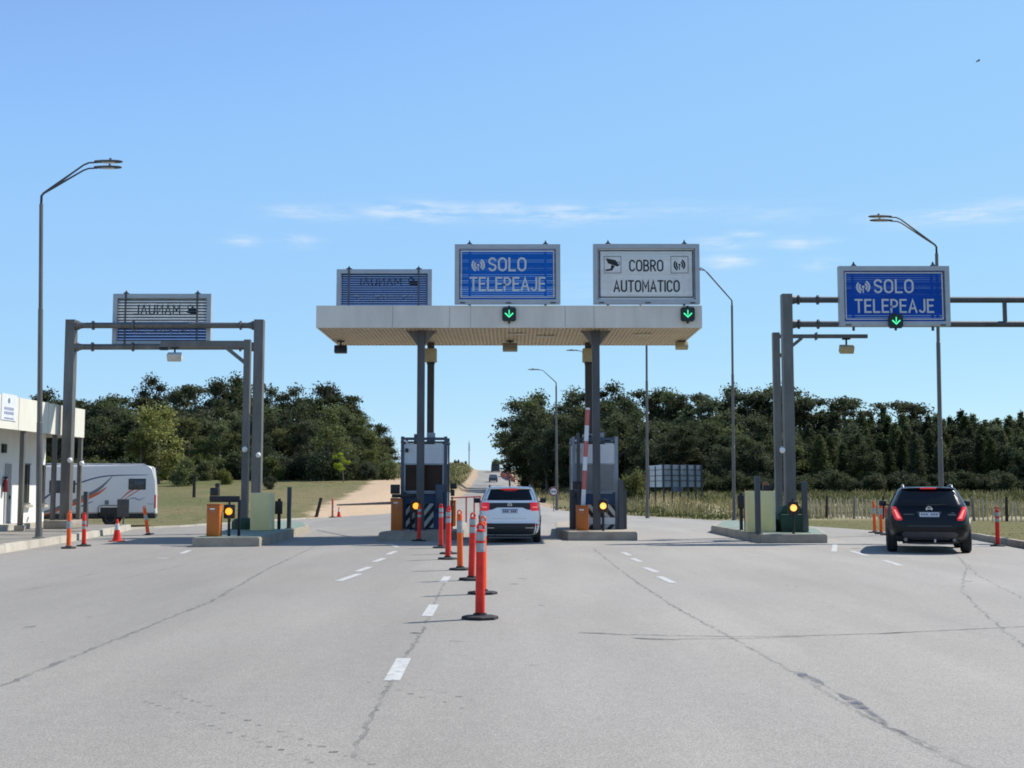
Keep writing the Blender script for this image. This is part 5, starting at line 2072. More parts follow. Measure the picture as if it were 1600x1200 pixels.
# roof aerial and rear headrest shapes seen through the glass are part of the window
MB().prism_x([(.55, 1.62), (.75, 1.62), (.62, 1.69), (.57, 1.69)], -.02, .02).build('aerial', BLACK, cw)
mb = MB()
vs = []
mb.tube([(-.02, hw.rear(0, 1.245) - .014, 1.245), (.22, hw.rear(.2, 1.26) - .016, 1.262), (.40, hw.rear(.4, 1.275) - .014, 1.28)], [.012, .009, .006], 6)
mb.build('wiper', BLACK, rw)
cw.location = (wp.x, wp.y, 0)

# ---- black SUV
BS = dict(slices=[(.27, .80, .30, 4.35), (.31, .86, .16, 4.45), (.40, .92, .06, 4.55), (.52, .955, .01, 4.60), (.60, .965, 0, 4.62), (.72, .972, .01, 4.62), (.86, .972, .03, 4.58), (.95, .962, .05, 4.5), (1.0, .950, .06, 4.36), (1.05, .935, .075, 4.0),
                  (1.09, .92, .09, 3.45), (1.14, .90, .11, 3.35), (1.20, .87, .155, 3.22), (1.35, .795, .30, 2.9), (1.48, .725, .43, 2.62), (1.54, .685, .49, 2.5), (1.575, .645, .52, 2.4), (1.598, .58, .56, 2.3), (1.612, .46, .70, 2.15)],
          axles=(.90, 3.72), r=.375, tw=.24, half=.985, n=6.5, lip=CLADG)
kp_ = G(1454, 865.5)
ck, hk = car(kp_, 'black SUV with slanted red tail lights driving in the right lane', BS, CARBLACK)
rk = lambda rows, off, name, m, par, nc=14, skirt=.03, sub=3: patch(hk.rear, rows, off, 'rear', nc, sub, skirt).build(name, m, par, 40)
rk([(1.135, -.70, .70), (1.18, -.745, .745), (1.35, -.685, .685), (1.50, -.60, .60), (1.525, -.57, .57)], .006, 'rear_window', GLASS, ck)
rwk = ck.children[-1]
for sg in (-1, 1):
    rk([(.80, *sorted((sg * .64, sg * .755))), (.84, *sorted((sg * .625, sg * .80))), (.95, *sorted((sg * .675, sg * .845))), (1.08, *sorted((sg * .74, sg * .865))), (1.13, *sorted((sg * .77, sg * .855)))], .016, 'tail_light', TAIL, ck, 8)
    tl = ck.children[-1]
    rk([(.85, *sorted((sg * .66, sg * .74))), (1.06, *sorted((sg * .78, sg * .82)))], .021, 'light_core', mat('bright_lens', (.9, .25, .22), .3), tl, 6, .008)
rk([(.865, -.21, .21), (.88, -.225, .225), (1.0, -.285, .285), (1.015, -.28, .28)], .010, 'plate_recess', CLADG, ck)
rk([(.89, -.225, .225), (.995, -.225, .225)], .016, 'number_plate', PLATE, ck)
npl = ck.children[-1]
mb = MB()
for k in range(7):
    if k == 3:
        continue
    xx = -.19 + k * .057
    yv = hk.rear(0, .94) - .0185
    mb.box((xx, yv, .905), (xx + .036, yv + .001, .965))
mb.build('plate_marks', PLATEB, npl, smooth=None)
yv = hk.rear(0, 1.08) - .012
mb = MB()
ring_arc(mb, 0, 1.075, .055, .014, 0, 360, yv, 20, 1.15)
mb.box((-.08, yv - .001, 1.066), (.08, yv, 1.084))
mb.build('round_emblem', CHROME, ck, smooth=None)
mb = MB()
for x0_, x1_, zz in ((-.60, -.36, .945), (.42, .60, .95), (.50, .58, .985), (.44, .62, .93)):
    yv = hk.rear((x0_ + x1_) / 2, zz) - .006
    mb.box((x0_, yv, zz - .006), (x1_, yv + .004, zz + .006))
mb.build('chrome_lettering', mat('dull_chrome', (.16, .17, .2), .3, .6), ck, smooth=None)
rk([(.66, -.50, .50), (.675, -.50, .50)], .006, 'tailgate_edge', CLADG, ck, 12, .01)
rk([(.33, -.40, .40), (.40, -.60, .60), (.47, -.66, .66), (.525, -.58, .58)], .012, 'bumper_insert', CLADG, ck)
ins_ = ck.children[-1]
rk([(.29, -.78, -.62), (.42, -.80, -.60)], .008, 'bumper_corner', CLAD, ck)
rk([(.29, .62, .78), (.42, .60, .80)], .008, 'bumper_corner', CLAD, ck)
for sg in (-1, 1):
    MB().cyl((sg * .56, .06, .335), (sg * .56, .5, .335), .045, n=14).build('exhaust', mat('exhaust_pipe', (.15, .15, .15), .35, .8), ck)
mb = MB().cyl((.11, -.06, .30), (.11, .3, .30), .02, n=8)
mb.lathe((.11, -.06, .335), [(.008, -.03), (.025, -.02), (.028, 0), (.02, .02), (.005, .028)], 10)
mb.build('tow_ball', CHROME, ck, 60)
vs = []
for k in range(13):
    x = -.62 + 1.24 * k / 12
    z = 1.585 - .025 * (x / .62) ** 2
    y = hk.rear(x, 1.55) - .06
    vs += [(x, y, z - .012), (x, y, z + .01), (x, y + .25, z + .028), (x, y + .22, z - .03)]
fs = []
for k in range(12):
    for j in range(4):
        fs.append((k * 4 + j, k * 4 + (j + 1) % 4, k * 4 + 4 + (j + 1) % 4, k * 4 + 4 + j))
fs += [(0, 1, 2, 3), (48, 49, 50, 51)]
MB().add(vs, fs).build('roof_spoiler', CARBLACK, ck, 40)
MB().bbox((-.19, hk.rear(0, 1.56) - .085, 1.558), (.19, hk.rear(0, 1.56) - .062, 1.592), .006).build('brake_light', TAIL, ck)
for sg in (-1, 1):
    xr_ = sg * .57
    MB().tube([(xr_, .70, 1.585), (xr_, .80, 1.645), (xr_, 1.5, 1.66), (xr_, 2.2, 1.64), (xr_, 2.3, 1.58)], .022, 8).build('roof_rail', STEEL_L, ck, 50)
    mb = MB().bbox((sg * .96, 2.95, 1.10), (sg * 1.15, 3.12, 1.25), .04)
    mb.box((sg * .88, 3.0, 1.11), (sg * .962, 3.06, 1.15))
    mb.build('wing_mirror', BLACK, ck)
    for (ya, yb, yc, yd) in ((.75, 1.65, 1.0, 1.65), (1.72, 2.95, 1.72, 2.5)):
        patch(hk.side, [(1.14, ya, yb), (1.48, yc, yd)], .005, 'side', 10, 4, .03, sg).build('side_window', GLASS, ck, 40)
patch(hk.front, [(1.16, -.78, .78), (1.33, -.72, .72), (1.53, -.6, .6)], .006, 'front', 14, 3, .03).build('windscreen', GLASS, ck, 40)
for sg in (-1, 1):
    patch(hk.front, [(.78, *sorted((sg * .5, sg * .88))), (.93, *sorted((sg * .48, sg * .86)))], .008, 'front', 8, 2, .02).build('headlight', CHROME, ck, 40)
mb = MB().box((-.62, .45, .22), (.62, 4.2, .275))
mb.prism_y([(-.5, .22), (.5, .22), (.62, .27), (.62, .33), (-.62, .33), (-.62, .27)], .34, .45)
mb.build('underbody', BLACK, ck)
MB().tube([(-.05, hk.rear(0, 1.16) - .012, 1.16), (.18, hk.rear(.18, 1.175) - .015, 1.175), (.42, hk.rear(.42, 1.19) - .014, 1.19)], [.012, .009, .006], 6).build('wiper', BLACK, rwk)
ck.location = (kp_.x, kp_.y, 0)
ck.rotation_euler = (0, 0, R(-16.5))

# ---- camper van, side on
yv0 = 51.0
cr = Vector((X(245, yv0, 770), yv0, 0))
cv = thing('camper_van', 'white camper van with blue and orange swooshes parked behind the white building', 'camper van', (0, 0, 0))
VH = Z(727, yv0)
L = 6.6
PV = [(0.02, .50), (0.0, .62), (-.01, 1.3), (-.05, 1.9), (-.12, VH - .12), (-.19, VH - .03), (-.40, VH), (-5.0, VH), (-5.4, VH - .15), (-5.8, 1.75), (-6.4, 1.25), (-6.6, .95), (-6.62, .5)]
bm = bmesh.new()
fr = [bm.verts.new((p[0], 0, p[1])) for p in PV]
bk = [bm.verts.new((p[0], 2.1, p[1])) for p in PV]
bm.faces.new(fr)
bm.faces.new(bk[::-1])
n = len(PV)
side_e = []
for i in range(n):
    bm.faces.new((fr[(i + 1) % n], fr[i], bk[i], bk[(i + 1) % n]))
es = [e for e in bm.edges if (e.verts[0] in fr and e.verts[1] in fr) or (e.verts[0] in bk and e.verts[1] in bk)]
bmesh.ops.bevel(bm, geom=es, offset=.07, segments=3, affect='EDGES')
MB().addbm(bm).build('body', mat('camper_white', (.74, .74, .75), .35, 0, .04, 1, coat=.4), cv, 30)
MB().bbox((-6.55, .03, .30), (-.0, 2.07, .52), .03).build('skirt', CLAD, cv)


def decal(name, m, poly, y=-.004):
    return MB().add([(a, y, b) for a, b in poly], [tuple(range(len(poly)))]).build(name, m, cv, smooth=None)


def swoosh(name, m, pts, ws):
    vs, fs = [], []
    P = []
    for k in range(len(pts) - 1):
        p0 = pts[max(k - 1, 0)]
        p1, p2 = pts[k], pts[k + 1]
        p3 = pts[min(k + 2, len(pts) - 1)]
        for j in range(6):
            tt = j / 6
            P.append(tuple(.5 * (2 * p1[i] + (-p0[i] + p2[i]) * tt + (2 * p0[i] - 5 * p1[i] + 4 * p2[i] - p3[i]) * tt ** 2 + (-p0[i] + 3 * p1[i] - 3 * p2[i] + p3[i]) * tt ** 3) for i in (0, 1)))
    P.append(pts[-1])
    for i, p in enumerate(P):
        f = i / (len(P) - 1) * (len(ws) - 1)
        k = min(int(f), len(ws) - 2)
        w_ = ws[k] + (ws[k + 1] - ws[k]) * (f - k)
        a, b = P[max(i - 1, 0)], P[min(i + 1, len(P) - 1)]
        d = Vector((b[0] - a[0], 0, b[1] - a[1])).normalized()
        nn = Vector((-d.z, 0, d.x)) * w_ / 2
        c = Vector((p[0], swoosh.y, p[1]))
        vs += [c - nn, c + nn]
    fs = [(2 * i, 2 * i + 1, 2 * i + 3, 2 * i + 2) for i in range(len(P) - 1)]
    MB().add(vs, fs).build(name, m, cv, smooth=None)
    swoosh.y -= .0012


swoosh.y = -.003


def cp_(px, py):
    q = at(px, py, yv0)
    return (q.x - cr.x, q.z)


NAVY = mat('decal_navy', (.04, .06, .18), .5)
GREYD = mat('decal_grey', (.14, .17, .20), .5)
ORGD = mat('decal_orange', (.62, .12, .05), .5)
swoosh('swoosh', GREYD, [cp_(70, 801), cp_(95, 795), cp_(135, 777), cp_(160, 764), cp_(181, 743)], [.02, .12, .14, .12, .01])
swoosh('swoosh', ORGD, [cp_(70, 808), cp_(105, 795), cp_(135, 782), cp_(158, 771), cp_(172, 761)], [.02, .10, .14, .11, .01])
swoosh('swoosh', NAVY, [cp_(75, 783), cp_(95, 768), cp_(130, 755), cp_(170, 744), cp_(233, 742)], [.09, .06, .06, .05, .02])
swoosh('swoosh', NAVY, [cp_(125, 795), cp_(140, 788), cp_(152, 783)], [.02, .06, .01])
swoosh('swoosh', ORGD, [cp_(190, 783), cp_(203, 770), cp_(217, 762)], [.01, .06, .05])
swoosh('swoosh', ORGD, [cp_(194, 783), cp_(208, 773), cp_(222, 764)], [.01, .04, .03])
swoosh('swoosh', mat('decal_faint', (.3, .33, .42), .5), [cp_(203, 781), cp_(212, 778), cp_(220, 781), cp_(229, 777)], [.01, .05, .05, .01])
swoosh('swoosh', mat('decal_faint', (.3, .33, .42), .5), [cp_(232, 787), cp_(244, 788)], [.02, .02])
for px0, px1, py0, py1 in ((205, 229, 749, 764), (88, 104, 752, 769), (113, 124, 752, 769), (40, 66, 755, 772)):
    a, b = cp_(px0, py1), cp_(px1, py0)
    MB().bbox((a[0], -.022, a[1]), (b[0], .03, b[1]), .012).build('window', mat('camper_glass', (.05, .06, .07), .15), cv)
    wn = cv.children[-1]
    mb = MB()
    frame_rect(mb, a[0] - .03, b[0] + .03, a[1] - .03, b[1] + .03, .03, -.016, .02)
    mb.build('frame', BLACK, wn)
a = cp_(171.5, 785)
MB().bbox((a[0] - .08, -.02, a[1] - .09), (a[0] + .08, .03, a[1] + .09), .01).build('vent', GREYD, cv)
MB().bbox((-.05, -.0, .95), (.03, .12, 1.35), .015)  .build('tail_light', TAIL, cv) if False else None
MB().bbox((-.055, -.012, .72), (.015, .14, 1.30), .015).build('tail_light', mat('camper_tail', (.5, .06, .07), .3), cv)
MB().bbox((-.055, 1.96, .72), (.015, 2.11, 1.30), .015).build('tail_light', mat('camper_tail', (.5, .06, .07), .3), cv)
mb = MB()
for yy in (.25, 1.85):
    mb.tube([(-.5, yy, VH + .06), (-4.4, yy, VH + .06)], .02, 6)
    for k in range(5):
        mb.cyl((-.6 - k * .9, yy, VH - .02), (-.6 - k * .9, yy, VH + .06), .015, n=6)
for k in range(4):
    mb.tube([(-.7 - k * 1.1, .25, VH + .06), (-.7 - k * 1.1, 1.85, VH + .06)], .015, 6)
mb.build('roof_rack', STEEL_L, cv)
for wx in (cp_(177, 800)[0], cp_(177, 800)[0] - 3.6):
    MB().bbox((wx - .50, -.012, .34), (wx + .50, .06, .86), .12).build('wheel_arch', CLAD, cv)
    for yy, sg in ((.10, -1), (1.98, 1)):
        r_, h_ = .34, .11
        wv = MB().lathe((wx, yy, r_), [(r_ * .6, -h_), (r_ * .92, -h_), (r_, -h_ * .5), (r_, h_ * .5), (r_ * .92, h_), (r_ * .6, h_)], 24, 'y').build('wheel', RUBBER, cv, 40)
        MB().lathe((wx, yy, r_), [(r_ * .6, sg * h_ * .7), (r_ * .58, sg * h_ * 1.02), (r_ * .3, sg * h_ * .8), (.02, sg * h_ * .9)], 20, 'y').build('rim', RIM, wv, 40)
cv.location = (cr.x - .16, cr.y + .4, 0)
cv.rotation_euler = (0, 0, R(14))

# ---- far vehicles on the hill
def far_vehicle(Y, px, wd, ht, label, m, wm):
    p = at(px, 745, Y)
    x, z = p.x, T(p.x, Y) + .03
    t = thing('car', label, 'car', (x, Y, z))
    P = [(-wd / 2, .3), (wd / 2, .3), (wd / 2, ht * .55), (wd * .4, ht), (-wd * .4, ht), (-wd / 2, ht * .55)]
    MB().prism_y([(x + a, z + b) for a, b in P], Y, Y + 4.3).build('body', m, t)
    MB().prism_y([(x + a, z + b) for a, b in ((-wd * .42, ht * .58), (wd * .42, ht * .58), (wd * .36, ht * .93), (-wd * .36, ht * .93))], Y - .02, Y - .002).build('rear_window', wm, t)
    for sx in (-1, 1):
        for yy in (.8, 3.4):
            MB().cyl((x + sx * (wd / 2 - .22), Y + yy, z + .32), (x + sx * (wd / 2), Y + yy, z + .32), .32, n=12).build('wheel', RUBBER, t)
        MB().box((x + sx * wd * .46 - .1, Y - .03, z + ht * .42), (x + sx * wd * .46 + .1, Y - .003, z + ht * .55)).build('tail_light', TAILD, t)


far_vehicle(255, 770.5, 1.8, 1.6, 'dark blue grey car driving away up the far hill', mat('far_blue', (.06, .08, .12), .4), mat('far_glass', (.18, .22, .28), .2))
far_vehicle(330, 774, 2.3, 2.9, 'dark van at the crest of the far hill behind the small car', mat('far_dark', (.03, .035, .05), .5), GLASS)

# ------------------------------------------------------------------ small things beyond the booths
# red tubular rail
Yq = 52
t = thing('safety_rail', 'thin red tubular rail across the road beyond the booth beside white car', 'barrier rail', (X(728, Yq, 800), Yq, 0))
zt_ = Z(778, Yq)
xa, xb = X(704, Yq, 778), X(752, Yq, 776)
MB().cyl((xa, Yq, zt_), (xb, Yq, zt_ + .06), .03, n=8).build('top_rail', REDW, t)
for px in (728.5, 741, 750):
    xx = X(px, Yq, 800)
    MB().cyl((xx, Yq, -.0), (xx, Yq, zt_ + .02), .035, n=8).build('upright', REDW, t)
# round no-overtaking sign
Yq = 82
p = at(865, 768, Yq)
t = thing('round_road_sign', 'small round white sign with red ring on a thin post beyond white car', 'road sign', (p.x, Yq, T(p.x, Yq)))
MB().cyl((p.x, Yq, T(p.x, Yq)), (p.x, Yq, p.z + .25), .03, n=8).build('post', STEEL, t)
MB().lathe((p.x, Yq - .05, p.z), [(.33, 0), (.33, .02)], 24, 'y').build('disc', WHITESIGN, t)
dc = t.children[-1]
mb = MB()
ring_arc(mb, p.x, p.z, .27, .10, 0, 360, Yq - .056, 28)
mb.build('red_ring', mat('sign_red_dull', (.22, .06, .06), .6), dc, smooth=None)
mb = MB()
mb.prism_y([(p.x - .16, p.z - .05), (p.x - .02, p.z - .05), (p.x - .05, p.z + .05), (p.x - .13, p.z + .05)], Yq - .057, Yq - .053)
mb.prism_y([(p.x + .02, p.z - .05), (p.x + .16, p.z - .05), (p.x + .13, p.z + .05), (p.x + .05, p.z + .05)], Yq - .057, Yq - .053)
mb.build('car_symbols', BLACKSIGN, dc, smooth=None)
# red netting beside the far road
Yq = 300
mb = MB()
rr = random.Random(9)
t = thing('safety_netting', 'bright red orange safety netting along the far right verge of the hill road', 'netting', (X(795, Yq, 738), Yq, T(X(795, Yq, 738), Yq)))
pts = [(X(783 + i * 2.1, Yq - i * 4, 738), Yq - i * 4) for i in range(11)]
vs, fs = [], []
for i, (x, y) in enumerate(pts):
    z = T(x, y)
    h_ = 1.1 + .35 * math.sin(i * 1.9) + (.5 if 4 < i < 8 else 0)
    vs += [(x, y, z - .1), (x, y, z + h_), (x, y + .06, z + h_), (x, y + .06, z - .1)]
for i in range(10):
    for j in range(4):
        fs.append((i * 4 + j, i * 4 + (j + 1) % 4, i * 4 + 4 + (j + 1) % 4, i * 4 + 4 + j))
MB().add(vs, fs).build('net', MESHR, t, smooth=None)
for i in (0, 5, 10):
    x, y = pts[i]
    MB().cyl((x, y + .1, T(x, y)), (x, y + .1, T(x, y) + 1.7), .05, n=6).build('stake', WOODD, t)
# radio mast
Yq = 900
x = X(733, Yq, 720)
t = thing('radio_mast', 'thin pale radio mast on the skyline left of the far road', 'mast', (x, Yq, -22))
zt_ = Z(688, Yq)
MB().tube([(x, Yq, -22), (x, Yq, zt_ - 5), (x, Yq, zt_)], [.55, .45, .15], 6).build('lattice_pole', mat('mast_pale', (.45, .48, .52), .6), t)
for k in range(3):
    zz = zt_ - 3 - k * 2
    MB().box((x - .9, Yq - .3, zz), (x + .9, Yq + .3, zz + .4)).build('antenna', mat('mast_pale', (.45, .48, .52), .6), t)
# leaning post, straight post on the left field
p = G(494.5, 808)
post(494.5, 777, 808, p.y, .16, WOODD, 'dark wooden post leaning right at the edge of the sandy track', 0, 14, 'post', 'leaning_post')
p = at(303, 785, 88)
t = thing('utility_post', 'dark wooden post standing upright in the left field', 'post', (p.x, 88, T(p.x, 88)))
MB().cyl((p.x, 88, T(p.x, 88)), (p.x, 88, Z(742, 88)), .13, .10, 8).build('shaft', WOODD, t)
MB().box((p.x - .35, 87.9, Z(745, 88)), (p.x + .35, 88.1, Z(745, 88) + .1)).build('crosspiece', WOODD, t)

# white hoarding on legs
Yq = 105
hA, hB, hC = at(1013, 745, Yq + 6), at(1035.5, 745, Yq), at(1097, 745, Yq + 2.5)
t = thing('hoarding', 'white two sided hoarding on dark steel legs in front of the right wood', 'billboard', (hB.x, hB.y, T(hB.x, hB.y)))
zt_, zb_ = Z(726, Yq), Z(761, Yq)


def wall_seg(a, b, z0, z1, th, off=0):
    d = Vector((b.x - a.x, b.y - a.y, 0)).normalized()
    nn = Vector((-d.y, d.x, 0))
    q = [Vector((a.x, a.y, 0)) + nn * off, Vector((b.x, b.y, 0)) + nn * off, Vector((b.x, b.y, 0)) + nn * (off + th), Vector((a.x, a.y, 0)) + nn * (off + th)]
    return MB().prism([(v.x, v.y) for v in q], z0, z1)


wall_seg(hA, hB, zb_, zt_, .1, .02).build('side_panel', mat('hoarding_white', (.62, .66, .70), .5), t)
wall_seg(hB, hC, zb_, zt_, .1, .02).build('front_panel', mat('hoarding_grey', (.20, .235, .27), .6, 0, .2, .6), t)
fr_ = mat('hoarding_frame', (.025, .035, .045), .6)
for k, f in enumerate((0.02, .23, .43, .63, .83, .99)):
    q = hB.lerp(hC, f)
    MB().box((q.x - .06, q.y - .12, T(q.x, q.y)), (q.x + .06, q.y - .0, zt_ + .05)).build('leg', fr_, t)
for f in (.05, .5):
    q = hA.lerp(hB, f)
    MB().box((q.x - .06, q.y - .12, T(q.x, q.y)), (q.x + .06, q.y - .0, zt_ - .1)).build('leg', fr_, t)
for f in (.28, .52, .78):
    zz = zb_ + (zt_ - zb_) * f
    wall_seg(hB, hC, zz - .03, zz + .03, .03, -.05).build('crossbar', fr_, t)
    wall_seg(hA, hB, zz - .02, zz + .02, .03, -.05).build('crossbar', fr_, t)
wall_seg(hB.lerp(hC, .2), hB.lerp(hC, .48), Z(768, Yq), zb_ - .01, .06, -.1).build('lower_box', mat('hoarding_navy', (.04, .06, .10), .6), t)

# wooden stake fence on the right
t = thing('stake_fence', 'long wire fence of thin pale wooden stakes before the right wood', 'fence', (20, 62, 0))
FA, FB = G(1255, 804), G(1640, 814)
FA = Vector((X(1255, 66, 800), 66, 0))
FB = Vector((X(1680, 57, 800), 57, 0))
rr = random.Random(21)
N = 62
for i in range(N + 1):
    f = i / N
    q = FA.lerp(FB, f)
    z = T(q.x, q.y)
    if i % 7 == 6:
        w_, hh, m_ = .16, 1.18, WOOD if i % 2 else WOODD
        nm = 'fence_post'
    else:
        w_, hh, m_ = .075, rr.uniform(.9, 1.12), STAKE
        nm = 'stake'
    lx = rr.uniform(-.07, .07)
    MB().cyl((q.x, q.y, z - .05), (q.x + lx, q.y + rr.uniform(-.03, .03), z + hh), w_ / 2, w_ / 2 * .85, 7).build(nm, m_, t)
for k, hz_ in enumerate((.3, .6, .9)):
    a, b = FA.copy(), FB.copy()
    a.z, b.z = T(a.x, a.y) + hz_, T(b.x, b.y) + hz_
    MB().cyl(a + Vector((0, -.03, 0)), b + Vector((0, -.03, 0)), .006, n=5).build('wire', STEEL, t)

# bird
p = at(1529, 95, 120)
t = thing('bird', 'tiny dark bird gliding high in the upper right sky', 'bird', p)
mb = MB()
mb.lathe(p, [(.005, -.22), (.05, -.12), (.06, 0), (.04, .12), (.005, .2)], 8, 'x')
bo_ = mb.build('body', mat('bird_grey', (.08, .09, .11), .8), t, 60)
for sg in (-1, 1):
    MB().add([p + Vector((-.06, 0, .02)), p + Vector((.08, 0, .02)), p + Vector((.03, sg * .25, .10)), p + Vector((-.08, sg * .5, .0)), p + Vector((-.1, sg * .25, .09)),
              p + Vector((-.06, 0, .0)), p + Vector((.08, 0, .0)), p + Vector((.03, sg * .25, .08)), p + Vector((-.08, sg * .5, -.01)), p + Vector((-.1, sg * .25, .07))],
             [(0, 1, 2, 3, 4), (9, 8, 7, 6, 5), (0, 5, 6, 1), (1, 6, 7, 2), (2, 7, 8, 3), (3, 8, 9, 4), (4, 9, 5, 0)]).build('wing', mat('bird_grey', (.08, .09, .11), .8), t)


# ------------------------------------------------------------------ trees
def leaf_cloud(blobs, per, size, seed, flat=1.0):
    rr = random.Random(seed)
    vs, fs = [], []
    for (c, r) in blobs:
        n = int(per * (r.x * r.y * r.z) ** (1 / 3))
        for _ in range(n):
            d = Vector((rr.gauss(0, 1), rr.gauss(0, 1), rr.gauss(0, 1))).normalized()
            rad = min(1.22, abs(rr.gauss(0, .58)) + .12)
            p = c + Vector((d.x * r.x, d.y * r.y, d.z * r.z)) * rad
            s = size * rr.uniform(.55, 1.25)
            a = Vector((rr.gauss(0, 1), rr.gauss(0, 1), rr.gauss(0, .8))).normalized()
            b = a.orthogonal().normalized()
            b = Matrix.Rotation(rr.uniform(0, 6.28), 3, a) @ b
            k = len(vs)
            vs += [p - a * s * .6, p + b * s * .32, p + a * s * .6, p - b * s * .32]
            fs.append((k, k + 1, k + 2, k + 3))
    me = bpy.data.meshes.new('crown')
    me.from_pydata([tuple(v) for v in vs], [], fs)
    return me


def make_tree(kind, seed, leaf):
    """returns (crown mesh, trunk mesh) for a tree about 10 m tall"""
    rr = random.Random(seed)
    blobs = []
    tr = MB()
    if kind == 'gum':
        lean = rr.uniform(-.6, .6)
        top = Vector((lean, rr.uniform(-.4, .4), 8.6))
        tr.tube([(0, 0, -.3), (lean * .2, 0, 3), (lean * .6, top.y * .5, 6), top], [.26, .2, .14, .06], 7)
        nb = rr.randint(11, 15)
        for i in range(nb):
            f = i / (nb - 1)
            h = 3.6 + 5.9 * f
            rad = (2.5 * math.sin(math.pi * min(1, .25 + .75 * f)) + .5) * rr.uniform(.5, 1.1)
            a = rr.uniform(0, 6.28)
            c = Vector((lean * h / 9 + rad * math.cos(a), rad * math.sin(a), h + rr.uniform(-.4, .4)))
            s = rr.uniform(.75, 1.25)
            blobs.append((c, Vector((s * 1.15, s * 1.15, s * .8))))
            st = Vector((lean * (h - 2) / 9, 0, max(2.5, h - 2.2)))
            tr.tube([st, st.lerp(c, .6) + Vector((0, 0, .2)), c], [.09, .05, .02], 5)
        for i in range(4):
            blobs.append((Vector((lean * .7 + rr.uniform(-1, 1), rr.uniform(-1, 1), rr.uniform(4.5, 8))), Vector((1.1, 1.1, 1.1))))
        me = leaf_cloud(blobs, 430, .29, seed)
    elif kind == 'umbrella':
        lean = rr.uniform(-.8, .8)
        tr.tube([(0, 0, -.3), (lean * .3, 0, 4), (lean, 0, 8.2)], [.22, .15, .07], 7)
        nb = rr.randint(8, 11)
        for i in range(nb):
            a = i * 2.4 + rr.uniform(-.4, .4)
            h = rr.choice([9.3, 8.7, 8.0, 7.0, 6.2, 5.0])
            rad = rr.uniform(.5, 2.2)
            c = Vector((lean * h / 8.5 + rad * math.cos(a), rad * math.sin(a), h))
            s = rr.uniform(.7, 1.1)
            blobs.append((c, Vector((s * 1.3, s * 1.3, s * .55))))
            st = Vector((lean * (h - 1.5) / 8.5, 0, h - 1.5))
            tr.tube([st, c], [.07, .02], 5)
        me = leaf_cloud(blobs, 400, .28, seed)
    elif kind == 'dense':
        tr.tube([(0, 0, -.3), (.1, 0, 3), (.2, .1, 7)], [.32, .24, .08], 7)
        for i in range(24):
            h = rr.uniform(1.0, 9.2)
            rad = 2.6 * math.sqrt(max(.05, 1 - ((h - 4.2) / 5.4) ** 2)) * rr.uniform(.35, 1.0)
            a = rr.uniform(0, 6.28)
            s = rr.uniform(.8, 1.35)
            blobs.append((Vector((rad * math.cos(a), rad * math.sin(a), h)), Vector((s, s, s * .95))))
        me = leaf_cloud(blobs, 380, .29, seed)
    elif kind == 'column':
        tr.tube([(0, 0, -.3), (0, 0, 4), (0, 0, 9)], [.22, .15, .04], 7)
        n = 20
        for i in range(n):
            f = i / (n - 1)
            h = .7 + 8.7 * f
            rad = (1.25 * (1 - f) ** .6 + .06) * rr.uniform(.3, 1.0)
            a = i * 2.4
            s = (.95 * (1 - f) ** .5 + .30) * rr.uniform(.85, 1.2)
            blobs.append((Vector((rad * math.cos(a), rad * math.sin(a), h)), Vector((s * .9, s * .9, s * 1.15))))
        me = leaf_cloud(blobs, 480, .27, seed)
    elif kind == 'wispy':
        tr.tube([(0, 0, -.3), (-.3, 0, 3.5), (-.9, 0, 7.5)], [.2, .13, .05], 7)
        for i in range(12):
            h = rr.uniform(3.2, 9.3)
            s = rr.uniform(.5, .85)
            c = Vector((-.1 * h + rr.uniform(-2.1, 1.6), rr.uniform(-1.4, 1.4), h))
            blobs.append((c, Vector((s * 1.25, s, s * .75))))
            st = Vector((-.1 * (h - 1.4), 0, h - 1.4))
            tr.tube([st, c], [.07, .02], 5)
        me = leaf_cloud(blobs, 330, .28, seed)
    else:      # shrub, 10 units tall too
        tr.tube([(0, 0, -.4), (.1, 0, 2), (.2, 0, 5)], [.5, .35, .1], 6)
        for i in range(15):
            a = rr.uniform(0, 6.28)
            rad = rr.uniform(0, 6.0)
            h = rr.uniform(1.5, 8.0) * (1 - .06 * rad)
            s = rr.uniform(1.6, 2.6)
            blobs.append((Vector((rad * math.cos(a), rad * math.sin(a), h)), Vector((s * 1.2, s * 1.2, s))))
        me = leaf_cloud(blobs, 170, .75, seed)
    me.materials.append(leaf)
    tm = tr.mesh('trunk', (0, 0, 0), 60)
    tm.materials.append(BARK)
    return me, tm


PROTO = {}
for key, kind, seeds, leaf in (('gum', 'gum', (1, 2, 3), LF_GUM), ('gumd', 'gum', (4, 5), LF_DARK), ('umb', 'umbrella', (6, 7, 8), LF_DARK), ('dense', 'dense', (9, 10), LF_DARK), ('denseo', 'dense', (11, 12), LF_OLIVE),
                               ('densey', 'dense', (13,), LF_YEL), ('col', 'column', (14, 15, 16), LF_PINE), ('colg', 'column', (17,), LF_GUM), ('wispy', 'wispy', (18, 19), LF_GUM), ('shrub', 'shrub', (20, 21), LF_SCRUB),
                               ('shrubd', 'shrub', (22, 23), LF_DARK), ('lime', 'wispy', (24,), LF_LIME), ('shrubo', 'shrub', (25,), LF_OLIVE)):
    PROTO[key] = [make_tree(kind, s, leaf) for s in seeds]


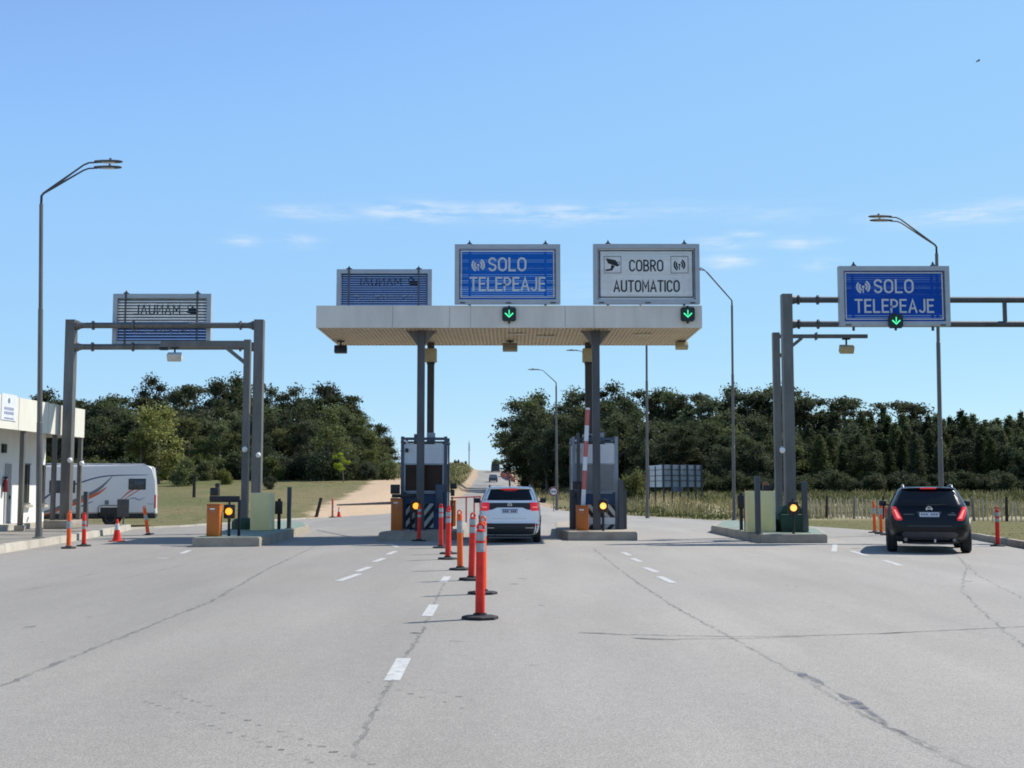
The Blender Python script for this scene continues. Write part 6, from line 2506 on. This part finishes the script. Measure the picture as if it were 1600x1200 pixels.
def tree(key, x, y, h, label, group=None, wide=1.0, name='tree', cat='tree', sink=0.0):
    me, tm = rnd.choice(PROTO[key])
    z = T(x, y) - sink
    t = thing(name, label, cat, (x, y, z), group)
    s = h / 9.8
    c = bpy.data.objects.new('crown', me)
    k = bpy.data.objects.new('trunk' if name != 'shrub' else 'stem', tm)
    for o in (c, k):
        COL.objects.link(o)
        o.parent = t
    t.scale = (s * wide, s * wide, s)
    t.rotation_euler = (0, 0, rnd.uniform(0, 6.28) if key != 'wispy' else rnd.uniform(-.4, .4))
    return t


def tree_px(key, px, py_top, Y, label, group=None, wide=1.0, **kw):
    x = X(px, Y, 720)
    h = Z(py_top, Y) - T(x, Y)
    return tree(key, x, Y, h, label, group, wide, **kw)


GLW, GRW = 'trees of the dense dark wood left of the road', 'trees of the dense dark plantation right of the road'
LLW = 'dark tree standing in the dense wood left of the road'
LRW = 'dark tree standing in the dense plantation right of the road'
# left wood: skyline row then nearer rows
sky_l = [(40, 622), (68, 618), (92, 607), (112, 625), (132, 632), (152, 622), (170, 621), (190, 627), (212, 620), (236, 598), (254, 606), (275, 612), (301, 602), (318, 613), (337, 598), (352, 604), (367, 597), (386, 599), (402, 622),
         (424, 614), (442, 624), (457, 613), (474, 627), (492, 622), (515, 604), (532, 618), (548, 630), (566, 642), (581, 648), (591, 668)]
for i, (px, py) in enumerate(sky_l):
    tree_px('umb' if i % 5 in (0, 2, 3) else 'gumd', px, py, 168 + rnd.uniform(-8, 14), LLW, GLW, rnd.uniform(.75, 1.0))
for row, (Y, lo, hi) in enumerate(((158, 628, 652), (148, 640, 668), (140, 655, 690))):
    px = 20 + row * 9
    while px < 590:
        e = 0 if px < 525 else (px - 525) * .55
        key = rnd.choice(['gum', 'gumd', 'dense', 'gumd', 'dense', 'gum'] if row < 2 else ['gum', 'dense', 'denseo', 'gumd'])
        tree_px(key, px, rnd.uniform(lo, hi) + e, Y + rnd.uniform(-4, 4), LLW, GLW, rnd.uniform(.9, 1.25))
        px += rnd.uniform(20, 30)
# the distinct left trees
tree_px('densey', 247, 634, 118, 'broad yellow green tree standing out before the dark wood behind the camper van', None, 1.15)
tree_px('denseo', 222, 672, 116, 'smaller olive green tree at the left foot of the broad yellow green tree', None, 1.2)
tree_px('gum', 512, 640, 128, 'tall slender gum tree with bare trunk behind the lime green sapling', None, 1.0)
tree_px('lime', 537, 702, 122, 'small bright lime green sapling at the edge of the left wood', None, .95)
tree_px('gum', 570, 655, 150, 'grey green gum tree at the right end of the left wood', None, 1.2)
tree_px('gum', 598, 684, 165, 'last gum tree of the left wood beside the toll booth', None, 1.1)
# undergrowth left
GUL = 'shrubs along the foot of the left wood'
for i in range(40):
    px = 60 + i * 14 + rnd.uniform(-5, 5)
    Y = rnd.uniform(126, 138)
    x = X(px, Y, 740)
    tree(rnd.choice(['shrub', 'shrubd', 'shrubd', 'shrubo']), x, Y, rnd.uniform(1.6, 3.6), 'low shrub in the undergrowth along the foot of the left wood', GUL, rnd.uniform(.7, 1.1), name='shrub', cat='shrub')
tree_px('shrub', 290, 716, 112, 'large grey green bush right of the yellow green tree in the left field', None, .8, name='shrub', cat='shrub')
tree_px('shrubo', 352, 727, 116, 'rounded olive bush at the far edge of the left field', None, .7, name='shrub', cat='shrub')
tree_px('shrubd', 421, 742, 104, 'small dark bush in the open field right of the left gantry', None, .8, name='shrub', cat='shrub')
# right wood
sky_r = [(818, 628), (842, 622), (858, 640), (878, 640), (897, 612), (915, 620), (938, 606), (955, 608), (972, 625), (992, 640), (1012, 602), (1027, 612), (1046, 612), (1066, 630), (1092, 616), (1110, 626), (1127, 632), (1145, 612), (1166, 614),
         (1185, 626), (1203, 606), (1222, 612), (1240, 606), (1262, 622)]
for i, (px, py) in enumerate(sky_r):
    Y = 205 - (px - 800) * .06 + rnd.uniform(-6, 8)
    tree_px(('gum', 'gumd', 'umb', 'gumd')[i % 4], px, py, Y, LRW, GRW, rnd.uniform(.85, 1.1))
sky_r2 = [(1285, 640), (1303, 628), (1322, 622), (1340, 622), (1362, 645), (1382, 634), (1408, 628), (1428, 640), (1447, 630), (1466, 645), (1486, 650), (1504, 640), (1522, 646), (1541, 655), (1560, 652), (1580, 648), (1598, 642), (1620, 640), (1645, 645)]
for i, (px, py) in enumerate(sky_r2):
    tree_px('umb' if px in (1322, 1340, 1408, 1447) else ('colg' if i % 3 == 0 else 'col'), px, py, 168 + rnd.uniform(-5, 8), LRW, GRW, rnd.uniform(1.0, 1.3))
for row, (Y, lo, hi) in enumerate(((160, 640, 668), (150, 652, 690), (142, 668, 708))):
    px = 1000 + row * 6 if row else 960
    while px < 1680:
        k = rnd.choice(['gumd', 'dense', 'gum', 'dense']) if px < 1230 else rnd.choice(['col', 'col', 'colg', 'dense'])
        tree_px(k, px, rnd.uniform(lo, hi), Y + rnd.uniform(-4, 4), LRW, GRW, rnd.uniform(1.0, 1.3))
        px += rnd.uniform(16, 24)
for px, py, Y, k in ((830, 640, 190, 'dense'), (848, 650, 185, 'gumd'), (868, 655, 182, 'dense'), (886, 650, 178, 'gumd'), (902, 640, 180, 'dense'), (922, 640, 176, 'gum'), (942, 632, 174, 'dense'), (960, 648, 170, 'gumd'), (980, 655, 166, 'dense'),
                     (995, 650, 168, 'gumd'), (1010, 655, 160, 'dense'), (820, 660, 192, 'dense'), (855, 672, 178, 'dense'), (890, 672, 172, 'dense'), (930, 670, 165, 'dense'), (955, 680, 160, 'denseo')):
    tree_px(k, px, py, Y, LRW, GRW, rnd.uniform(.95, 1.2))
tree_px('wispy', 797, 676, 232, 'wispy open crowned tree at the left end of the right wood by the hill road', None, 1.1)
tree_px('gumd', 820, 628, 215, 'tall dark gum tree second from the hill road in the right wood', None, 1.0)
tree_px('shrubo', 992, 722, 118, 'rounded green bush just right of the pale windowed booth', None, .62, name='shrub', cat='shrub')
tree_px('shrubo', 1180 + 290, 752, 122, 'low bright bush at the foot of the plantation behind the black car', None, .7, name='shrub', cat='shrub') if False else None
GUR = 'shrubs along the foot of the right plantation'
for i in range(46):
    px = 960 + i * 15 + rnd.uniform(-5, 5)
    Y = rnd.uniform(130, 138)
    x = X(px, Y, 750)
    tree('shrubd', x, Y, rnd.uniform(1.6, 3.0), 'low dark shrub in the shade along the foot of the right plantation', GUR, rnd.uniform(.8, 1.1), name='shrub', cat='shrub')
# tiny far bushes on the skyline left of the road
for px, py, lab in ((711, 732, 'tiny dark bush on the skyline just right of the brown windowed booth'), (728, 737, 'tiny round bush on the skyline beside the hill road'), (716, 728, 'thin tiny tree on the skyline left of the hill road')):
    Y = 335
    x = X(px, Y, 740)
    tree('shrubd', x, Y, max(1.2, Z(py, Y) - T(x, Y)), lab, None, .5, name='shrub', cat='shrub')


# ------------------------------------------------------------------ grass
def grass(name, m, areas, seed):
    rr = random.Random(seed)
    vs, fs = [], []
    for (y0, y1, xlo, xhi, n, h0, h1, wv) in areas:
        for _ in range(n):
            y = rr.uniform(y0, y1)
            x = rr.uniform(xlo(y), xhi(y))
            L_, R_ = edges(y)
            if L_ - .25 < x < R_ + .25:
                continue
            if abs(x + .052 * y + 5.0) < 2.5 and 55 < y < 170:
                continue
            if y < 48 and x < -12:
                continue
            cl = mnoise.noise(Vector((x * .35, y * .25, seed)))
            if cl < rr.uniform(-.45, .15):
                continue
            z = T(x, y) - .02
            h = rr.uniform(h0, h1) * (1 + .5 * cl)
            a = rr.uniform(0, 3.14)
            d = Vector((math.cos(a), math.sin(a), 0)) * wv
            ln = Vector((rr.uniform(-.3, .3), rr.uniform(-.3, .3), 0)) * h
            k = len(vs)
            p = Vector((x, y, z))
            vs += [p - d, p + d, p + ln + Vector((0, 0, h)) - d * .25, p + ln * 1.3 + Vector((0, 0, h * .97)) + d * .25]
            fs.append((k, k + 1, k + 3, k + 2))
    me = bpy.data.meshes.new(name)
    me.from_pydata([tuple(v) for v in vs], [], fs)
    me.materials.append(m)
    o = bpy.data.objects.new(name, me)
    COL.objects.link(o)
    o['kind'] = 'stuff'
    return o


Lx = lambda y: -.48 * y
tag(grass('dry_grass', GRASSM, [
    (56, 132, lambda y: -.50 * y, lambda y: edges(y)[0], 3000, .05, .14, .02),
    (72, 134, lambda y: edges(y)[1] + 3.5, lambda y: .50 * y, 15000, .2, .55, .04),
    (66, 74, lambda y: 12, lambda y: .5 * y, 4500, .2, .6, .04),
    (134, 330, lambda y: road_x(y) - 30, lambda y: road_x(y) - 5.5, 4000, .3, .8, .12),
    (134, 240, lambda y: road_x(y) + 5.5, lambda y: road_x(y) + 20, 5000, .2, .6, .09)], 3), 'tall dry yellow grass covering the fields on both sides of the lanes', 'grass')
tag(grass('green_grass', GRASSG, [
    (30, 62, lambda y: edges(y)[1] + .3, lambda y: .52 * y, 3000, .02, .06, .02),
    (62, 100, lambda y: edges(y)[1] + .3, lambda y: edges(y)[1] + 8, 6000, .06, .2, .04),
    (98, 130, lambda y: 16, lambda y: .5 * y, 12000, .15, .5, .06),
    (134, 330, lambda y: road_x(y) - 22, lambda y: road_x(y) - 5.5, 6000, .2, .5, .12)], 5), 'short green grass in the verges and behind the stake fence', 'grass')
